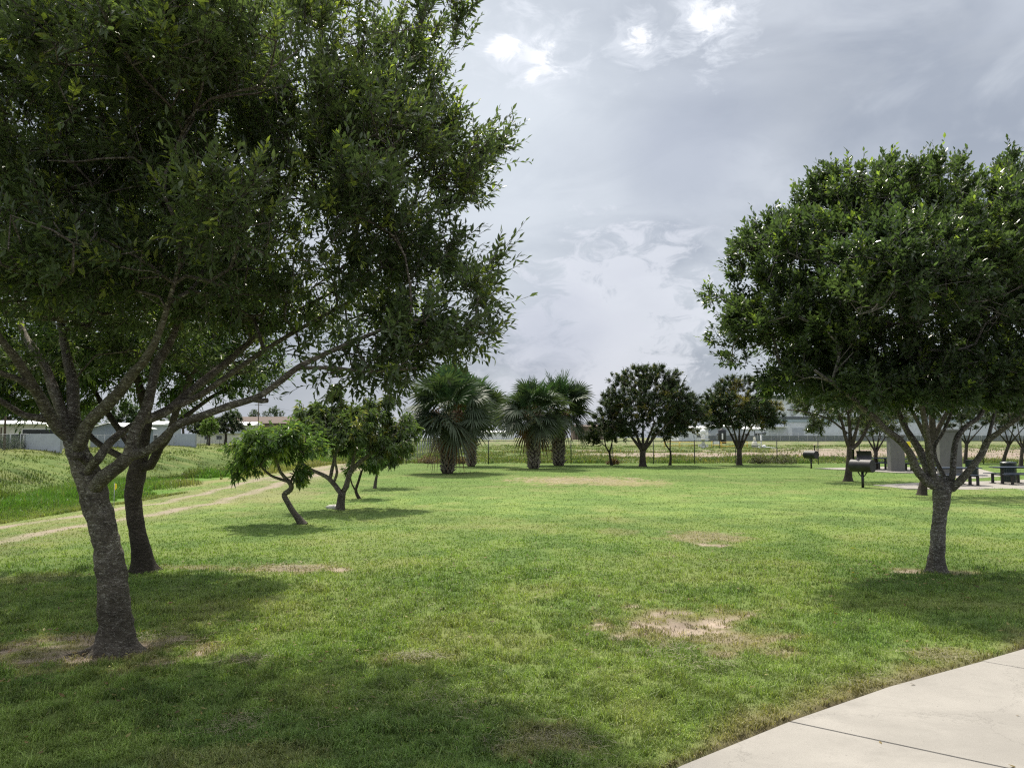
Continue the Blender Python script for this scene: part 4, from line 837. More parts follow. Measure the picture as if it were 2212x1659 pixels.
# ------------------------------------------------------------------ palms
def palm(label, x, y, topy, rpx, R, seed, nf=44, dead=5):
    base = pg(x, y); Y = base[1]; g = np.random.default_rng(seed); root = thing('fan_palm', label, 'palm tree', base, 0, 'fan palms by the fence')
    H = pd(x, topy, Y)[2]; r = rpx*Y/F; mb = MB(); n = 22
    zs = np.linspace(-.05, H, 30)
    mb.quadloop([[((r*(.72+.18*z/H))*(1+.05*g.normal())*math.cos(t)+.04*math.sin(z*2), (r*(.72+.18*z/H))*(1+.05*g.normal())*math.sin(t), z) for t in np.arange(n)*2*math.pi/n] for z in zs])
    nf0 = len(mb.f)
    rows = int(H/.15)
    for i in range(rows):
        z = .06+i*.15; k = 9
        for j in range(k):
            t = (j+.5*(i % 2))*2*math.pi/k+g.normal(0, .08); rr = r*(.80+.18*z/H); c, s_ = math.cos(t), math.sin(t); hgt = g.uniform(.14, .26); out = g.uniform(.10, .22)
            if g.random() < .08: hgt *= 1.6; out *= 2
            wv = .085; B = np.array([c*rr*.95, s_*rr*.95, z]); tg = np.array([-s_, c, 0]); o = np.array([c, s_, 0])
            sk = g.normal(0, .05)
            a = B-tg*wv; b = B+tg*wv; tp = B+o*out+np.array([0, 0, hgt])+tg*sk; tl = tp-tg*wv*.45; tr = tp+tg*wv*.45; ins = B+np.array([0, 0, hgt*.8])
            k0 = len(mb.v); mb.v += [tuple(q) for q in (a, b, tr, tl, ins-tg*.03, ins+tg*.03)]
            mb.f += [(k0, k0+1, k0+2, k0+3), (k0+3, k0+2, k0+5, k0+4), (k0, k0+3, k0+4), (k0+1, k0+5, k0+2)]
    to = mb.build('trunk', M['bark_dark'], root); to.data.materials.append(M['boots'])
    mi = np.ones(len(mb.f), np.int32); mi[:nf0] = 0; to.data.update(); to.data.polygons.foreach_set('material_index', mi)
    top = np.array([0, 0, H]); V = []; Fs = []; C = []; nv = 0
    def frond(az, el, pl, fr, col, hang=0., seg=32):
        nonlocal nv
        d = np.array([math.cos(az)*math.cos(el), math.sin(az)*math.cos(el), math.sin(el)]); st = top+np.array([0, 0, g.uniform(-.45, .25)])+d*.15
        pts = []; p = st.copy(); dd = d.copy()
        for k in range(7): pts.append(p.copy()); p = p+dd*pl/6; dd = nrm(dd+np.array([0, 0, -.035-hang*.07]))
        P = np.array(pts); side = nrm(np.cross(dd, [0, 0, 1.])); nm = np.cross(side, dd)
        # petiole strip, two crossed ribbons
        for vv in (side, nm):
            w_ = .018
            for q in P: V.append(q-vv*w_); V.append(q+vv*w_)
            for k in range(6): Fs.append((nv+2*k, nv+2*k+1, nv+2*k+3, nv+2*k+2))
            C.extend([np.array([.10, .12, .05])]*14); nv += 14
        hub = P[-1]; cost = g.uniform(.1, .35); rl = g.normal(0, .75); side, nm = side*math.cos(rl)+nm*math.sin(rl), nm*math.cos(rl)-side*math.sin(rl)
        for k in range(seg):
            a = (k/(seg-1)-.5)*2*2.15; f = fr*(1-.18*abs(a)/2.15)*g.uniform(.85, 1.08)
            sd = nrm(dd*math.cos(a)+side*math.sin(a)+nm*(.22*abs(math.sin(a))+g.normal(0, .05))); wd = np.cross(sd, nm); wd = nrm(wd)
            q = hub.copy(); s2 = sd.copy(); rws = []
            cc = col*g.uniform(.7, 1.35)
            for m, (fr_, w_) in enumerate(((0., .006), (.45, .036*fr), (.75, .024*fr), (1., .003))):
                rws.append((hub+sd*f*fr_+np.array([0, 0, -1.])*f*(max(0, fr_-.45)**1.6)*(.10+cost*.8+hang*1.1), w_))
            for q, w_ in rws: V.append(q-wd*w_); V.append(q+wd*w_+nm*.01)
            for m in range(3): Fs.append((nv+2*m, nv+2*m+1, nv+2*m+3, nv+2*m+2))
            C.extend([cc]*8); nv += 8
    gold = 2.39996
    for i in range(nf):
        u = i/(nf-1); el = math.radians(86-108*u**.95+g.normal(0, 8)); az = i*gold+g.normal(0, .2)
        col = np.array([.048, .080, .043])*(1-u)+np.array([.068, .085, .055])*u
        if i < 12: col = np.array([.060, .115, .045])
        frond(az, el, R*g.uniform(.34, .58), R*g.uniform(.42, .54), col, hang=.1+.55*u*g.random())
    root_c = link('crown', npmesh('crown', np.array(V), [np.array(Fs)], False, np.array(C), (M['palm'],)), root)
    V = []; Fs = []; C = []; nv = 0
    for i in range(dead): frond(g.uniform(0, 6.28), math.radians(g.uniform(-70, -45)), R*.35, R*.42, np.array([.14, .085, .05]), hang=1.2, seg=22)
    for i in range(10): frond(g.uniform(0, 6.28), math.radians(g.uniform(-10, 50)), R*.16, R*.25, np.array([.17, .085, .045]), hang=.4, seg=14)
    o = link('dead_fronds', npmesh('dead_fronds', np.array(V), [np.array(Fs)], False, np.array(C), (M['palm'],)), root); o['label'] = 'brown dry hanging fronds'
palm('leftmost and thickest fan palm, frayed leaf bases all up its trunk', 967, 1022, 893, 16.5, 3.3, 41, 54, 4)
palm('fan palm second from the left, half hidden behind the thickest palm', 1018, 1007, 882, 11, 3.1, 42, 46, 7)
palm('fan palm third from the left, with a drooping red-brown dead leaf', 1153, 1013, 893, 14, 2.9, 43, 48, 8)
palm('rightmost fan palm, its crown reaching the yellow-tufted dark tree', 1207, 1006, 887, 14, 3.1, 44, 48, 4)

# ------------------------------------------------------------------ chain link fences
def fence(name, label, pts, h, posts, mats, meshmat, r=.035, lean=None, step=None, picket=False):
    base = np.array([pts[0][0], pts[0][1], gzs(*pts[0])]); root = thing(name, label, 'fence', base)
    P = [np.array([x, y, gzs(x, y)])-base for x, y in pts]; tot = []
    for a, b in zip(P[:-1], P[1:]):
        L = np.linalg.norm(b-a); n = max(1, int(round(L/posts)))
        for k in range(n): tot.append(a+(b-a)*k/n)
    tot.append(P[-1]); tot = [np.array([p[0], p[1], gzs(p[0]+base[0], p[1]+base[1])-base[2]]) for p in tot]
    for p in tot:
        m = MB(); m.tube([p+[0, 0, -.2], p+[0, 0, h]], r, 8); m.lathe([(r*1.1, 0), (r*1.25, .02), (r*.5, .06), (.004, .07)], p+[0, 0, h], 8); m.build('post', mats, root, True)
    m = MB(); m.tube([p+[0, 0, h-.03] for p in tot], r*.62, 8); m.build('top_rail', mats, root, True)
    m = MB()
    for a, b in zip(tot[:-1], tot[1:]):
        m.poly([a+[0, .04, .03], b+[0, .04, .03], b+[0, .04, h-.05], a+[0, .04, h-.05]])
    m.build('wire_mesh', meshmat, root)
    return root
def pg2(x, Y): return pd(x, 900, Y)[0]
fence('chain_link_fence', 'dark chain-link fence running straight across behind the palms and dark trees', [(-8.4, 62.8), (57, 62.8)], 1.86, 3.27, M['fencedark'], M['mesh_dark'], .036)
fence('chain_link_fence', 'grey chain-link fence running away into the distance from the corner left of the palms', [(-8.7, 63.3), (-11.5, 150)], 1.9, 3.2, M['galv'], M['mesh_galv'], .04)
fence('chain_link_fence', 'pale chain-link fence on top of the far ditch bank in front of the white houses', [(-63.8, 92), (-63.8, 200)], 2.1, 2.1, M['galv'], M['mesh_galv'], .035)
fence('perimeter_fence', 'thin distant fence standing in front of the white warehouse', [(30, 230), (190, 230)], 2.6, 6, M['galv'], M['mesh_galv'], .05)

# ------------------------------------------------------------------ grills
def grill(label, loc, rz, s=1., lid=True):
    root = thing('barrel_grill', label, 'grill', loc, rz, 'barrel grills')
    R = .27; H = .92; L = .92
    # barrel lies along local y
    b = MB(); n = 28; a = np.arange(n)*2*math.pi/n
    b.quadloop([[(math.cos(t)*q, yy, H+math.sin(t)*q) for t in a] for yy, q in ((-L/2, R*.2), (-L/2-.004, R*.97), (-L/2+.015, R), (L/2-.015, R), (L/2+.004, R*.97), (L/2, R*.2))])
    b.build('barrel', M['smoker'], root, False)
    p = MB(); p.tube([(0, 0, -.1), (0, 0, H-R+.03)], .055, 14); p.build('post', M['blackmetal'], root, True)
    for sy in (-1, 1):
        m = MB(); m.tube([(0, 0, .42), (0, sy*.12, .54), (0, sy*.22, H-R+.05)], .024, 8); m.build('brace', M['blackmetal'], root, True)
    if lid:
        m = MB(); rg = []
        for k in range(9):
            t = math.radians(100+k*10); rg.append(t)
        hx, hz = .17, H+.23
        out = [(hx+.16-math.cos(t)*-R*1.0-.16, hz+math.sin(t)*0+(i*.046)) for i, t in enumerate(rg)]
        out = [(.12+.06*math.sin(i/8*math.pi), H+.26+i*.045) for i in range(9)]
        pl = out+[(x+.012, z) for x, z in out[::-1]]
        m.quadloop([[(x, y, z) for x, z in pl] for y in (-L*.36, L*.36)]); m.build('lid', M['smoker'], root)
        for sy in (-.22, .22):
            m = MB(); m.box((.13, sy, H+.255), (.03, .05, .06)); m.build('hinge', M['blackmetal'], root)
        ch = MB(); ch.lathe([(.045, H+.2), (.045, H+.66), (.06, H+.66), (.06, H+.70), (.005, H+.71)], (-.02, L*.40, 0), 12); ch.build('chimney', M['blackmetal'], root, True)
    else:
        ch = MB(); ch.lathe([(.035, H+.2), (.035, H+.62), (.075, H+.63), (.07, H+.66), (.005, H+.67)], (0, -L*.35, 0), 12); ch.build('chimney', M['blackmetal'], root, True)
        m = MB(); m.tube([(.2, -.15, H+.2), (.26, -.15, H+.22), (.26, .15, H+.22), (.2, .15, H+.2)], .012, 6); m.build('handle', M['blackmetal'], root, True)
    return root
grill('nearest black barrel grill with its lid raised, on a forked post', pg(1864, 1053.6), math.radians(38), lid=True)
grill('farther black barrel grill with a thin chimney, alone near the fence', pg(1752.5, 1011), math.radians(30), lid=False)

# ------------------------------------------------------------------ picnic tables
def ptable(label, loc, rz, mat, L=1.85):
    root = thing('picnic_table', label, 'picnic table', loc, rz, 'dark metal picnic tables')
    m = MB(); m.box((0, 0, .745), (L, .76, .035), 0, .012); m.box((0, 0, .712), (L*.86, .6, .03)); m.build('table_top', mat, root)
    for s in (-1, 1):
        m = MB(); m.box((0, s*.66, .445), (L, .26, .035), 0, .012); m.build('bench', mat, root)
    for sx in (-.62, .62):
        m = MB(); m.box((sx*L*.5, 0, .35), (.11, .11, .70), 0, .01); m.box((sx*L*.5, 0, .02), (.22, .22, .02)); m.build('post', M['blackmetal'], root)
        m = MB(); m.box((sx*L*.5, 0, .40), (.07, 1.40, .06), 0, .01); m.build('cross_arm', M['blackmetal'], root)
        for s in (-1, 1):
            m = MB(); m.box((sx*L*.5+.1*0, s*.66, .205), (.10, .10, .41), 0, .01); m.box((sx*L*.5, s*.66, .015), (.2, .2, .02)); m.build('leg', M['blackmetal'], root)
    return root
t0 = pg(2076, 1050); tb = ptable('dark blue picnic table behind the forked trunk, left of the rubbish bin', (t0[0], t0[1]+.4, .03), math.radians(-4), M['bluemetal'], 1.95)
t1 = pg(2200, 1047); dup(tb, (t1[0], t1[1]+.2, .03), math.radians(3), 'dark picnic table at the right edge in front of the lidded rubbish bin')
t2 = pg(1895, 1015); dup(tb, (t2[0], t2[1], .03), math.radians(10), 'far picnic table between the near grill and the first concrete pillar')
t3 = pg(1990, 1018); dup(tb, (t3[0], t3[1], .03), math.radians(0), 'far picnic table between the two concrete pillars')
# ------------------------------------------------------------------ pillars
def pillar(label, x0, x1, x2, yb, H, rz):
    a = pg(x0, yb); b = pg(x1, yb); wd = b[0]-a[0]; dp = .45
    root = thing('concrete_pillar', label, 'pillar', ((a[0]+b[0])/2, a[1]+dp/2, 0), 0, 'concrete pillars of the picnic area')
    m = MB(); m.box((0, 0, H/2-.1), (wd, dp, H+.2), rz, .02); m.build('shaft', M['pillar'], root)
    m = MB(); m.box((0, 0, H+.06), (wd+.12, dp+.12, .12), rz, .02); m.build('cap', M['pillar'], root)
    return root
pillar('left concrete pillar with stained face, behind the forked trunk', 1924, 1956, 1975, 1019, 2.15, math.radians(5))
pillar('right concrete pillar standing behind the blue picnic table', 2034, 2080, 2082, 1026, 2.45, math.radians(-6))
m = MB(); c = pg(1960, 1019); m.box((0, 0, 0), (.22, .02, .34), 0, .004)
o = m.build('notice_plate', M['flag']); o.location = (pd(1962, 960, 47.2)[0], 47.15, pd(1962, 960, 47.2)[2]); tag(o, 'small yellow plate fixed high on the left concrete pillar', 'notice')
# bins
def bin_(label, loc, lid, rz=0):
    root = thing('rubbish_bin', label, 'rubbish bin', loc, rz, 'dark rubbish bins')
    m = MB(); m.lathe([(.27, 0), (.28, .03), (.29, .85), (.27, .86), (.26, .80), (.25, .1)], (0, 0, 0), 24); 
    m.build('drum', M['dkgreen'], root)
    m = MB()
    for k in range(24):
        t = k*2*math.pi/24; m.tube([(math.cos(t)*.305, math.sin(t)*.305, .04), (math.cos(t)*.315, math.sin(t)*.315, .84)], .010, 4)
    m.build('slats', M['dkgreen'], root)
    if lid: m = MB(); m.lathe([(.33, .86), (.345, .88), (.345, .93), (.30, .97), (.12, .985), (.1, .97)], (0, 0, 0), 24); m.build('lid', M['dkgreen'], root)
    else: m = MB(); m.lathe([(.325, .84), (.33, .855), (.325, .88), (.29, .88)], (0, 0, 0), 24); m.build('rim', M['blackmetal'], root)
bin_('dark open rubbish bin just right of the second pillar', (pd(2099, 1000, 43.5)[0], 43.5, .0), False)
bin_('dark rubbish bin with a rounded lid beside the right-hand picnic table', (pd(2178, 1000, 37)[0], 37, .0), True)
# stone
def stone():
    root = pg(721, 1098.5); g = np.random.default_rng(3); m = MB(); rings = []
    for i in range(7):
        ph = math.pi*i/6; rr = math.sin(ph); rings.append([(.24*rr*math.cos(t)*(1+.12*g.normal()), .14*rr*math.sin(t)*(1+.1*g.normal()), .03-.085*math.cos(ph)*(1+.15*math.sin(t*2))) for t in np.arange(12)*math.pi/6])
    m.quadloop(rings); o = m.build('white_stone', M['rock'], None, True); o.location = tuple(root); tag(o, 'low white stone lying at the foot of the wide low tree', 'stone')
stone()
r = thing('marker_flag', 'small yellow marker flag standing in the tall grass between the left trunks', 'flag', (pd(247, 1060, 20)[0], 20, 0))
m = MB(); m.tube([(0, 0, 0), (0, 0, .95)], .008, 6); m.build('stake', M['galv'], r, True)
m = MB(); m.prism([(0, .95), (.055, .93), (.06, .83), (.02, .78), (0, .79)], -.003, .003); m.build('flag_cloth', M['flag'], r)
# rubble by fence corner
def lump(name, label, cat, x, y, sx, sz, mat, seed, cnt=9, ground=0):
    g = np.random.default_rng(seed); m = MB(); b = pg(x, y)
    for k in range(cnt):
        cx, cy = g.normal(0, sx*.4), g.normal(0, sx*.3); s = sz*g.uniform(.4, 1)
        rings = [[(cx+s*1.3*math.sin(math.pi*i/4)*math.cos(t)*g.uniform(.8, 1.2), cy+s*math.sin(math.pi*i/4)*math.sin(t)*g.uniform(.8, 1.2), s*.5-s*.6*math.cos(math.pi*i/4)) for t in np.arange(8)*math.pi/4] for i in range(5)]
        m.quadloop(rings)
    o = m.build(name, mat); o.location = tuple(b); return tag(o, label, cat)
M['rubble'] = plain('grey_rubble', (.16, .14, .13), .95, .1, 0, .4, 4, .5)
M['redsoil'] = plain('reddish_soil', (.20, .10, .06), .95, .1, 0, .4, 4, .5)
lump('rubble_heap', 'low grey rubble heap beside the fence corner post', 'rubble', 842, 1001, 1.3, .32, M['rubble'], 2, 16)
lump('soil_heap', 'low reddish soil heap at the foot of the fence corner', 'soil heap', 866, 999, .9, .22, M['redsoil'], 5, 14)

# ------------------------------------------------------------------ shrubs and weeds along the fence
def shrub(name, label, x, y, Y, w, h, n, cols, seed, group=None, L=.14):
    z = None; b = pd(x, y, Y); b[2] = gzs(b[0], b[1]); g = np.random.default_rng(seed); u = nrm(g.normal(0, 1, (n, 3)))*(g.random((n, 1))**.4); u[:, 2] = np.abs(u[:, 2])
    nn = vn(u[:, 0]*2, u[:, 1]*2, u[:, 2]*2, seed); u = u*(.75+.45*nn[:, None]); O = u*np.array([w/2, w/2, h]); D = nrm(u+np.array([0, 0, .4]))
    C = np.array(cols[0])+(np.array(cols[1])-np.array(cols[0]))*nn[:, None]
    V, F_, C2, a, b2, c = shoot_leaves(O, D, g, nl=7, sl=L*1.8, L=L, W=L*.25, cols=C, rib=False, droop=.1, spread=1)
    r = thing(name, label, 'shrub', b, 0, group); link('foliage', npmesh('foliage', V, [F_], False, C2, (M['leaf_far'],)), r)
    m = MB()
    for k in range(7): t = k*.9; m.tube([(0, 0, -.05), (math.cos(t)*w*.15, math.sin(t)*w*.15, h*.35), (math.cos(t)*w*.3, math.sin(t)*w*.3, h*.75)], [.03, .02, .008], 5)
    m.build('stems', M['bark_dark'], r); return r
shrub('hedge', 'clipped dark hedge left of the cream house porch posts', -5, 966, 104, 2.2, 1.7, 700, ((.02, .04, .022), (.035, .06, .03)), 51)
shrub('hedge', 'rounded dark bush right of the porch posts at the far left', 30, 967, 104, 2.9, 1.9, 900, ((.02, .042, .022), (.035, .065, .03)), 52)
for i, (x, Y, w, h, cl, lb) in enumerate(((1325, 62, .9, .35, 0, 'low reddish weed tuft under the fence left of the slim forked tree'), (1640, 63.5, 1.6, .55, 1, 'dark weed clump under the fence right of the many-stemmed tree'), (1690, 63.4, 2.4, .7, 1, 'largest dark weed clump under the fence post near the far grill'),
        (1000, 64, 1.3, .4, 0, 'brown weed tuft under the fence between the two left palms'), (925, 64.5, 2.0, .5, 0, 'brownish weed clump left of the thickest palm'))):
    shrub('weed_clump', lb, x, 1000, Y, w, h, 260, ((.10, .06, .03), (.16, .11, .05)) if cl == 0 else ((.04, .05, .025), (.10, .09, .04)), 60+i, 'weed clumps along the fence', .12)
# ------------------------------------------------------------------ distant trees
def far_tree(label, x, yb, Y, top, w, seed, cols, n=1400, group='trees beyond the ditch and houses', bark='bark_dark'):
    b = pd(x, yb, Y); h = (yb-top); s = 1/(Y/F)
    broadleaf('far_tree', label, 'tree', [(x, yb, Y, max(2, w*.035)), (x+1, yb-h*.2, Y, max(1.6, w*.028)), (x, yb-h*.34, Y, max(1.4, w*.025))], fan(x, yb-h*.33, Y, w*.35, 4, yb-h*.62, max(1.2, w*.018), gg, 0),
       [(x, top+h*.36, Y, w*.40, h*.30, w*.4*Y/F), (x-w*.28, top+h*.45, Y, w*.22, h*.20, w*.2*Y/F), (x+w*.28, top+h*.42, Y, w*.22, h*.22, w*.2*Y/F), (x+w*.05, top+h*.18, Y, w*.2, h*.16, w*.15*Y/F)],
       150, n, seed=seed, leafkw=dict(nl=8, sl=.7, L=.38, W=.12, droop=.1, spread=1.), cols=cols, bark=bark, mat='leaf_far', rib=False, tip=.03, sides=(7, 4), hs=.8, step=.8, shell=.5, group=group, thin=.15, flare=.2)
GR = ((.04, .07, .03), (.07, .11, .045), (.14, .18, .05)); DG = ((.022, .036, .022), (.04, .056, .03), (.07, .09, .03)); LG = ((.10, .16, .04), (.15, .22, .05), (.2, .28, .06)); HZG = ((.06, .09, .05), (.09, .13, .065), (.1, .14, .07))
far_tree('dark bushy tree with several trunks on the far ditch bank', 487, 956, 175, 893, 95, 71, DG, 1700)
far_tree('dark tree partly behind the light green sapling on the far bank', 448, 957, 172, 900, 70, 72, DG, 1300)
far_tree('small light green tree on the far bank in front of the dark bushy trees', 452, 957, 165, 903, 34, 73, LG, 500)
far_tree('rounded green tree behind the grey fence seen under the long limb', 395, 950, 215, 880, 90, 74, GR, 1400)
far_tree('pale green tree rising behind the grey gabled house', 268, 950, 150, 868, 90, 75, GR, 1400)
far_tree('light green tree seen between the forks of the left trunk', 182, 950, 140, 868, 60, 76, LG, 900)
far_tree('dark tree behind the white house roof at the far left edge', 14, 950, 145, 855, 100, 77, DG, 1500)
far_tree('green tree behind the white house, right of the dark one', 100, 950, 150, 865, 90, 78, GR, 1300)
far_tree('far hazy green tree left of the utility pole', 548, 930, 330, 884, 30, 79, HZG, 600)
far_tree('far hazy green tree right of the utility pole', 590, 930, 330, 875, 50, 80, HZG, 800)
far_tree('far green tree above the left end of the brown roof', 500, 930, 300, 882, 45, 81, GR, 700)
far_tree('far tree just right of the small white roof, behind the small lawn trees', 640, 935, 330, 893, 60, 82, HZG, 800)
far_tree('far low tree behind the wide low lawn tree', 850, 940, 340, 912, 70, 83, HZG, 700)

# ------------------------------------------------------------------ houses
def house(name, label, x0, x1, Y, zb, eave_y, ridge_y, depth, wall, roof, wins=(), gable=False, over=.5, cat='house', door=None):
    a = pd(x0, 940, Y)[0]; b = pd(x1, 940, Y)[0]; W = b-a; he = pd(x0, eave_y, Y)[2]-zb; hr = pd(x0, ridge_y, Y)[2]-zb
    r = thing(name, label, cat, ((a+b)/2, Y, zb))
    m = MB(); m.box((0, depth/2, he/2-.3), (W, depth, he+.6)); 
    if gable: m.prism([(-W/2, he-.002), (W/2, he-.002), (0, hr-.08)], .02, depth-.02)
    m.build('wall', wall, r)
    m = MB()
    if gable:
        for s in (-1, 1):
            o1 = s*(W/2+over); m.quadloop([[(0, y, hr), (0, y, hr+.12), (o1, y, he-.1+.12), (o1, y, he-.1)][::s] for y in (-over, depth+over)])
    else:
        m.quadloop([[(x, -over, he), (x, -over, he+.14), (x, depth/2, hr), (x, depth+over, he+.14), (x, depth+over, he)] for x in (-W/2-over, W/2+over)])
    m.build('roof', roof, r)
    for wx, wz, ww, wh in wins:
        m = MB(); m.box((wx*W/2, -.03, wz), (ww+.16, .06, wh+.16)); f = m.build('window', M['white'], r)
        m = MB(); m.box((wx*W/2, -.07, wz), (ww, .04, wh)); m.box((wx*W/2, -.095, wz), (ww, .02, .05)); m.build('pane', M['dark'], f)
    if door:
        m = MB(); m.box((door*W/2, -.04, 1.0), (.95, .08, 2.05)); m.build('door', M['band'], r)
    return r
zb = .5
h1 = house('white_house', 'long low cream house with bright white roof edge at the far left behind the fence', -60, 118, 112, zb, 917, 907, 9, M['cream'], M['roofwhite'], ((.1, 1.5, 1.6, 1.1), (.62, 2.35, 4.6, .75)), door=-.15)
for k in range(3):
    m = MB(); W1 = pd(118, 940, 112)[0]-pd(-60, 940, 112)[0]; m.box((-W1/2+W1*(.36+.10*k/2), -1.1, 1.5), (.14, .14, 3.0)); m.build('porch_post', M['wood'], h1)
house('grey_house', 'blue-grey gabled house with white roof behind the fork of the left trunk', 196, 276, 128, zb, 925, 914, 9, M['slate'], M['roofwhite'], ((.4, 1.7, 1.0, 1.0),), gable=True)
house('grey_house', 'pale house with white roof partly behind the second trunk', 312, 348, 150, zb, 918, 909, 9, M['greywall'], M['roofwhite'], ((.3, 1.6, .9, 1.0),))
house('brown_building', 'long brown building with brown roof beside the utility pole', 497, 640, 300, zb, 915, 899, 16, M['brown'], M['brownroof'], ((-.3, 2.8, 2.2, 1.6), (.2, 2.8, 2.2, 1.6), (.6, 2.8, 2.2, 1.6)), cat='building')
house('white_shed', 'small building with bright white roof in front of the brown building', 505, 546, 235, zb, 919, 911, 9, M['cream'], M['roofwhite'], ((.2, 2.2, 1.2, 1.0),))
house('pale_wall_house', 'low pale house under the dark far-bank trees', 425, 500, 205, zb, 936, 929, 9, M['cream'], M['panelgrey'], ((-.4, 1.6, 1.4, .9), (.3, 1.6, 1.4, .9)))
def slab(name, label, cat, x0, x1, Y, ytop, ybot, th, mat, cap=True, zb=None):
    a = pd(x0, ytop, Y); b = pd(x1, ytop, Y); z0 = pd(x0, ybot, Y)[2] if zb is None else zb; r = thing(name, label, cat, ((a[0]+b[0])/2, Y, z0)); W = b[0]-a[0]; H = a[2]-z0
    m = MB(); m.box((0, 0, H/2-.4), (W, th, H+.8)); m.build('panel', mat, r)
    n = max(2, int(W/3)+1); 
    for k in range(n): m = MB(); m.box((-W/2+W*k/(n-1), -.02, H/2), (.16, th+.12, H+.1)); m.build('post', M['galv'], r)
    return r
slab('boundary_wall', 'pale grey boundary wall right of the bushes in front of the cream house', 'wall', 55, 134, 104.5, 937, 969, .15, M['greywall'], zb=.45)
slab('boundary_wall', 'blue-grey metal boundary wall left of the far-bank trees', 'wall', 366, 424, 150, 937, 955, .15, M['panelgrey'], zb=.45)
slab('boundary_wall', 'dark grey boundary wall low in front of the white warehouse', 'wall', 1470, 2350, 262, 941, 953, .3, M['band'], zb=.7)
def upole(label, x, Y, top, zb, arm=1.1):
    p = pd(x, top, Y); r = thing('utility_pole', label, 'utility pole', (p[0], Y, zb)); H = p[2]-zb
    m = MB(); m.tube([(0, 0, -.5), (0, 0, H)], [.16, .11], 10); m.build('pole', M['wood'], r, True)
    for k in range(2):
        m = MB(); m.box((0, -.14, H-.35-.9*k), (2*arm, .1, .12)); c = m.build('crossarm', M['wood'], r)
        for s in (-.9, -.4, .4, .9): m = MB(); m.lathe([(.03, 0), (.05, .06), (.03, .14)], (s*arm, -.14, H-.29-.9*k), 8); m.build('insulator', M['white'], c)
    return r
upole('tall wooden utility pole rising in front of the brown building', 559, 230, 866, .5)
upole('slim utility pole at the far left edge in front of the cream house', 14, 101, 852, .4, .5)
m = MB(); p1 = pd(559, 872, 230); p2 = pd(900, 905, 420); p0 = pd(380, 858, 190)
def cat(a, b, s): return [a+(b-a)*t+np.array([0, 0, -s*4*t*(1-t)]) for t in np.linspace(0, 1, 12)]
m.tube(cat(p0, p1, 1.5), .02, 4); m.tube(cat(p1, p2, 3), .02, 4); o = m.build('power_line', M['blackmetal']); tag(o, 'thin power line strung from the utility pole by the brown building', 'power line')
# far fan palm above brown roof
palm('distant fan palm rising above the brown roof', 519, 946, 884, 3, 3.2, 47, 26, 2) if False else None

# ------------------------------------------------------------------ warehouse and yard
def warehouse():
    Y = 300; zb = 1.0; a = pd(1640, 900, Y)[0]; b = pd(2420, 900, Y)[0]; W = b-a; r = thing('warehouse', 'large white metal-clad warehouse with dark and grey-blue bands behind the right-hand trees', 'building', ((a+b)/2, Y, zb))
    def z(y): return pd(1700, y, Y)[2]-zb
    m = MB(); m.box((0, 20, z(862)/2-.5), (W, 40, z(862)+1)); m.build('wall', M['panel'], r)
    m = MB(); m.box((0, 20, (z(855)+z(862))/2+.1), (W+.8, 40.8, z(855)-z(862)+.2)); m.build('parapet', M['band'], r)
    m = MB(); m.box((0, -.15, (z(900)+z(905.5))/2), (W, .3, z(900)-z(905.5))); m.build('dark_band', M['band'], r)
    m = MB(); m.box((0, -.10, (z(905.5)+z(912))/2), (W, .2, z(905.5)-z(912)-.02)); m.build('blue_band', M['teal'], r)
    x0 = pd(1655, 900, Y)[0]-(a+b)/2; x1 = pd(1697, 900, Y)[0]-(a+b)/2
    m = MB(); m.box(((x0+x1)/2, -1.3, z(922)), (x1-x0, 2.6, .3)); m.build('canopy', M['white'], r)
    for k in range(2): m = MB(); m.tube([(x0+.4+k*(x1-x0-.8), -2.4, 0), (x0+.4+k*(x1-x0-.8), -2.4, z(922)-.15)], .1, 8); m.build('canopy_post', M['galv'], r)
    for k in range(4): m = MB(); m.box((x0+12+k*26, -.06, 2.4), (4.2, .12, 4.8)); m.build('loading_door', M['greywall'], r)
    for k in range(16): m = MB(); m.tube([(-W/2+4+k*(W-8)/15, -.2, z(905.5)+.5), (-W/2+4+k*(W-8)/15, -.2, z(862))], .08, 6); m.build('downpipe', M['galv'], r)
    m = MB(); m.box((pd(1712, 880, Y)[0]-(a+b)/2, -.25, z(888)), (1.4, .5, 3)); m.build('vent', M['greywall'], r)
warehouse()
for (n_, lb, x0, x1, Y, ey, ry, wl) in (('metal_shed', 'low white metal shed left of the warehouse behind the wellhead', 1466, 1530, 255, 925, 920, 'panel'), ('metal_shed', 'grey ribbed metal shed between the wellheads and the warehouse', 1536, 1600, 262, 922, 917, 'panelgrey'), ('metal_shed', 'pale shed touching the left end of the warehouse', 1602, 1650, 268, 927, 922, 'panel'),
        ('brick_building', 'low brown building seen between the palms and the slim forked tree', 1238, 1318, 320, 922, 917, 'brown'), ('metal_shed', 'far pale shed seen between the palms', 1040, 1110, 330, 934, 930, 'white')):
    house(n_, lb, x0, x1, Y, gzs(pd((x0+x1)/2, 940, Y)[0], Y)-.05, ey, ry, 12, M[wl], M['roofwhite'] if wl != 'brown' else M['brownroof'], ((-.5, 2, 1.6, 1.2), (.4, 2, 1.6, 1.2)), cat='building' if wl == 'brown' else 'shed')
def tank():
    p = pd(1560, 940, 200); z0 = gzs(p[0], 200); r = thing('water_tank', 'squat black cylindrical tank behind the yellow pipe barriers', 'tank', (p[0]+0, 200, z0)); m = MB(); m.lathe([(1.0, -.1), (1.02, 3.2), (.9, 3.5), (.3, 3.75), (.28, 3.9), (.01, 3.92)], (0, 0, 0), 24); m.build('body', M['dark'], r, True)
    m = MB(); m.box((-.2, -1.03, 1.8), (.35, .06, 1.5)); m.build('gauge', M['white'], r)
tank()
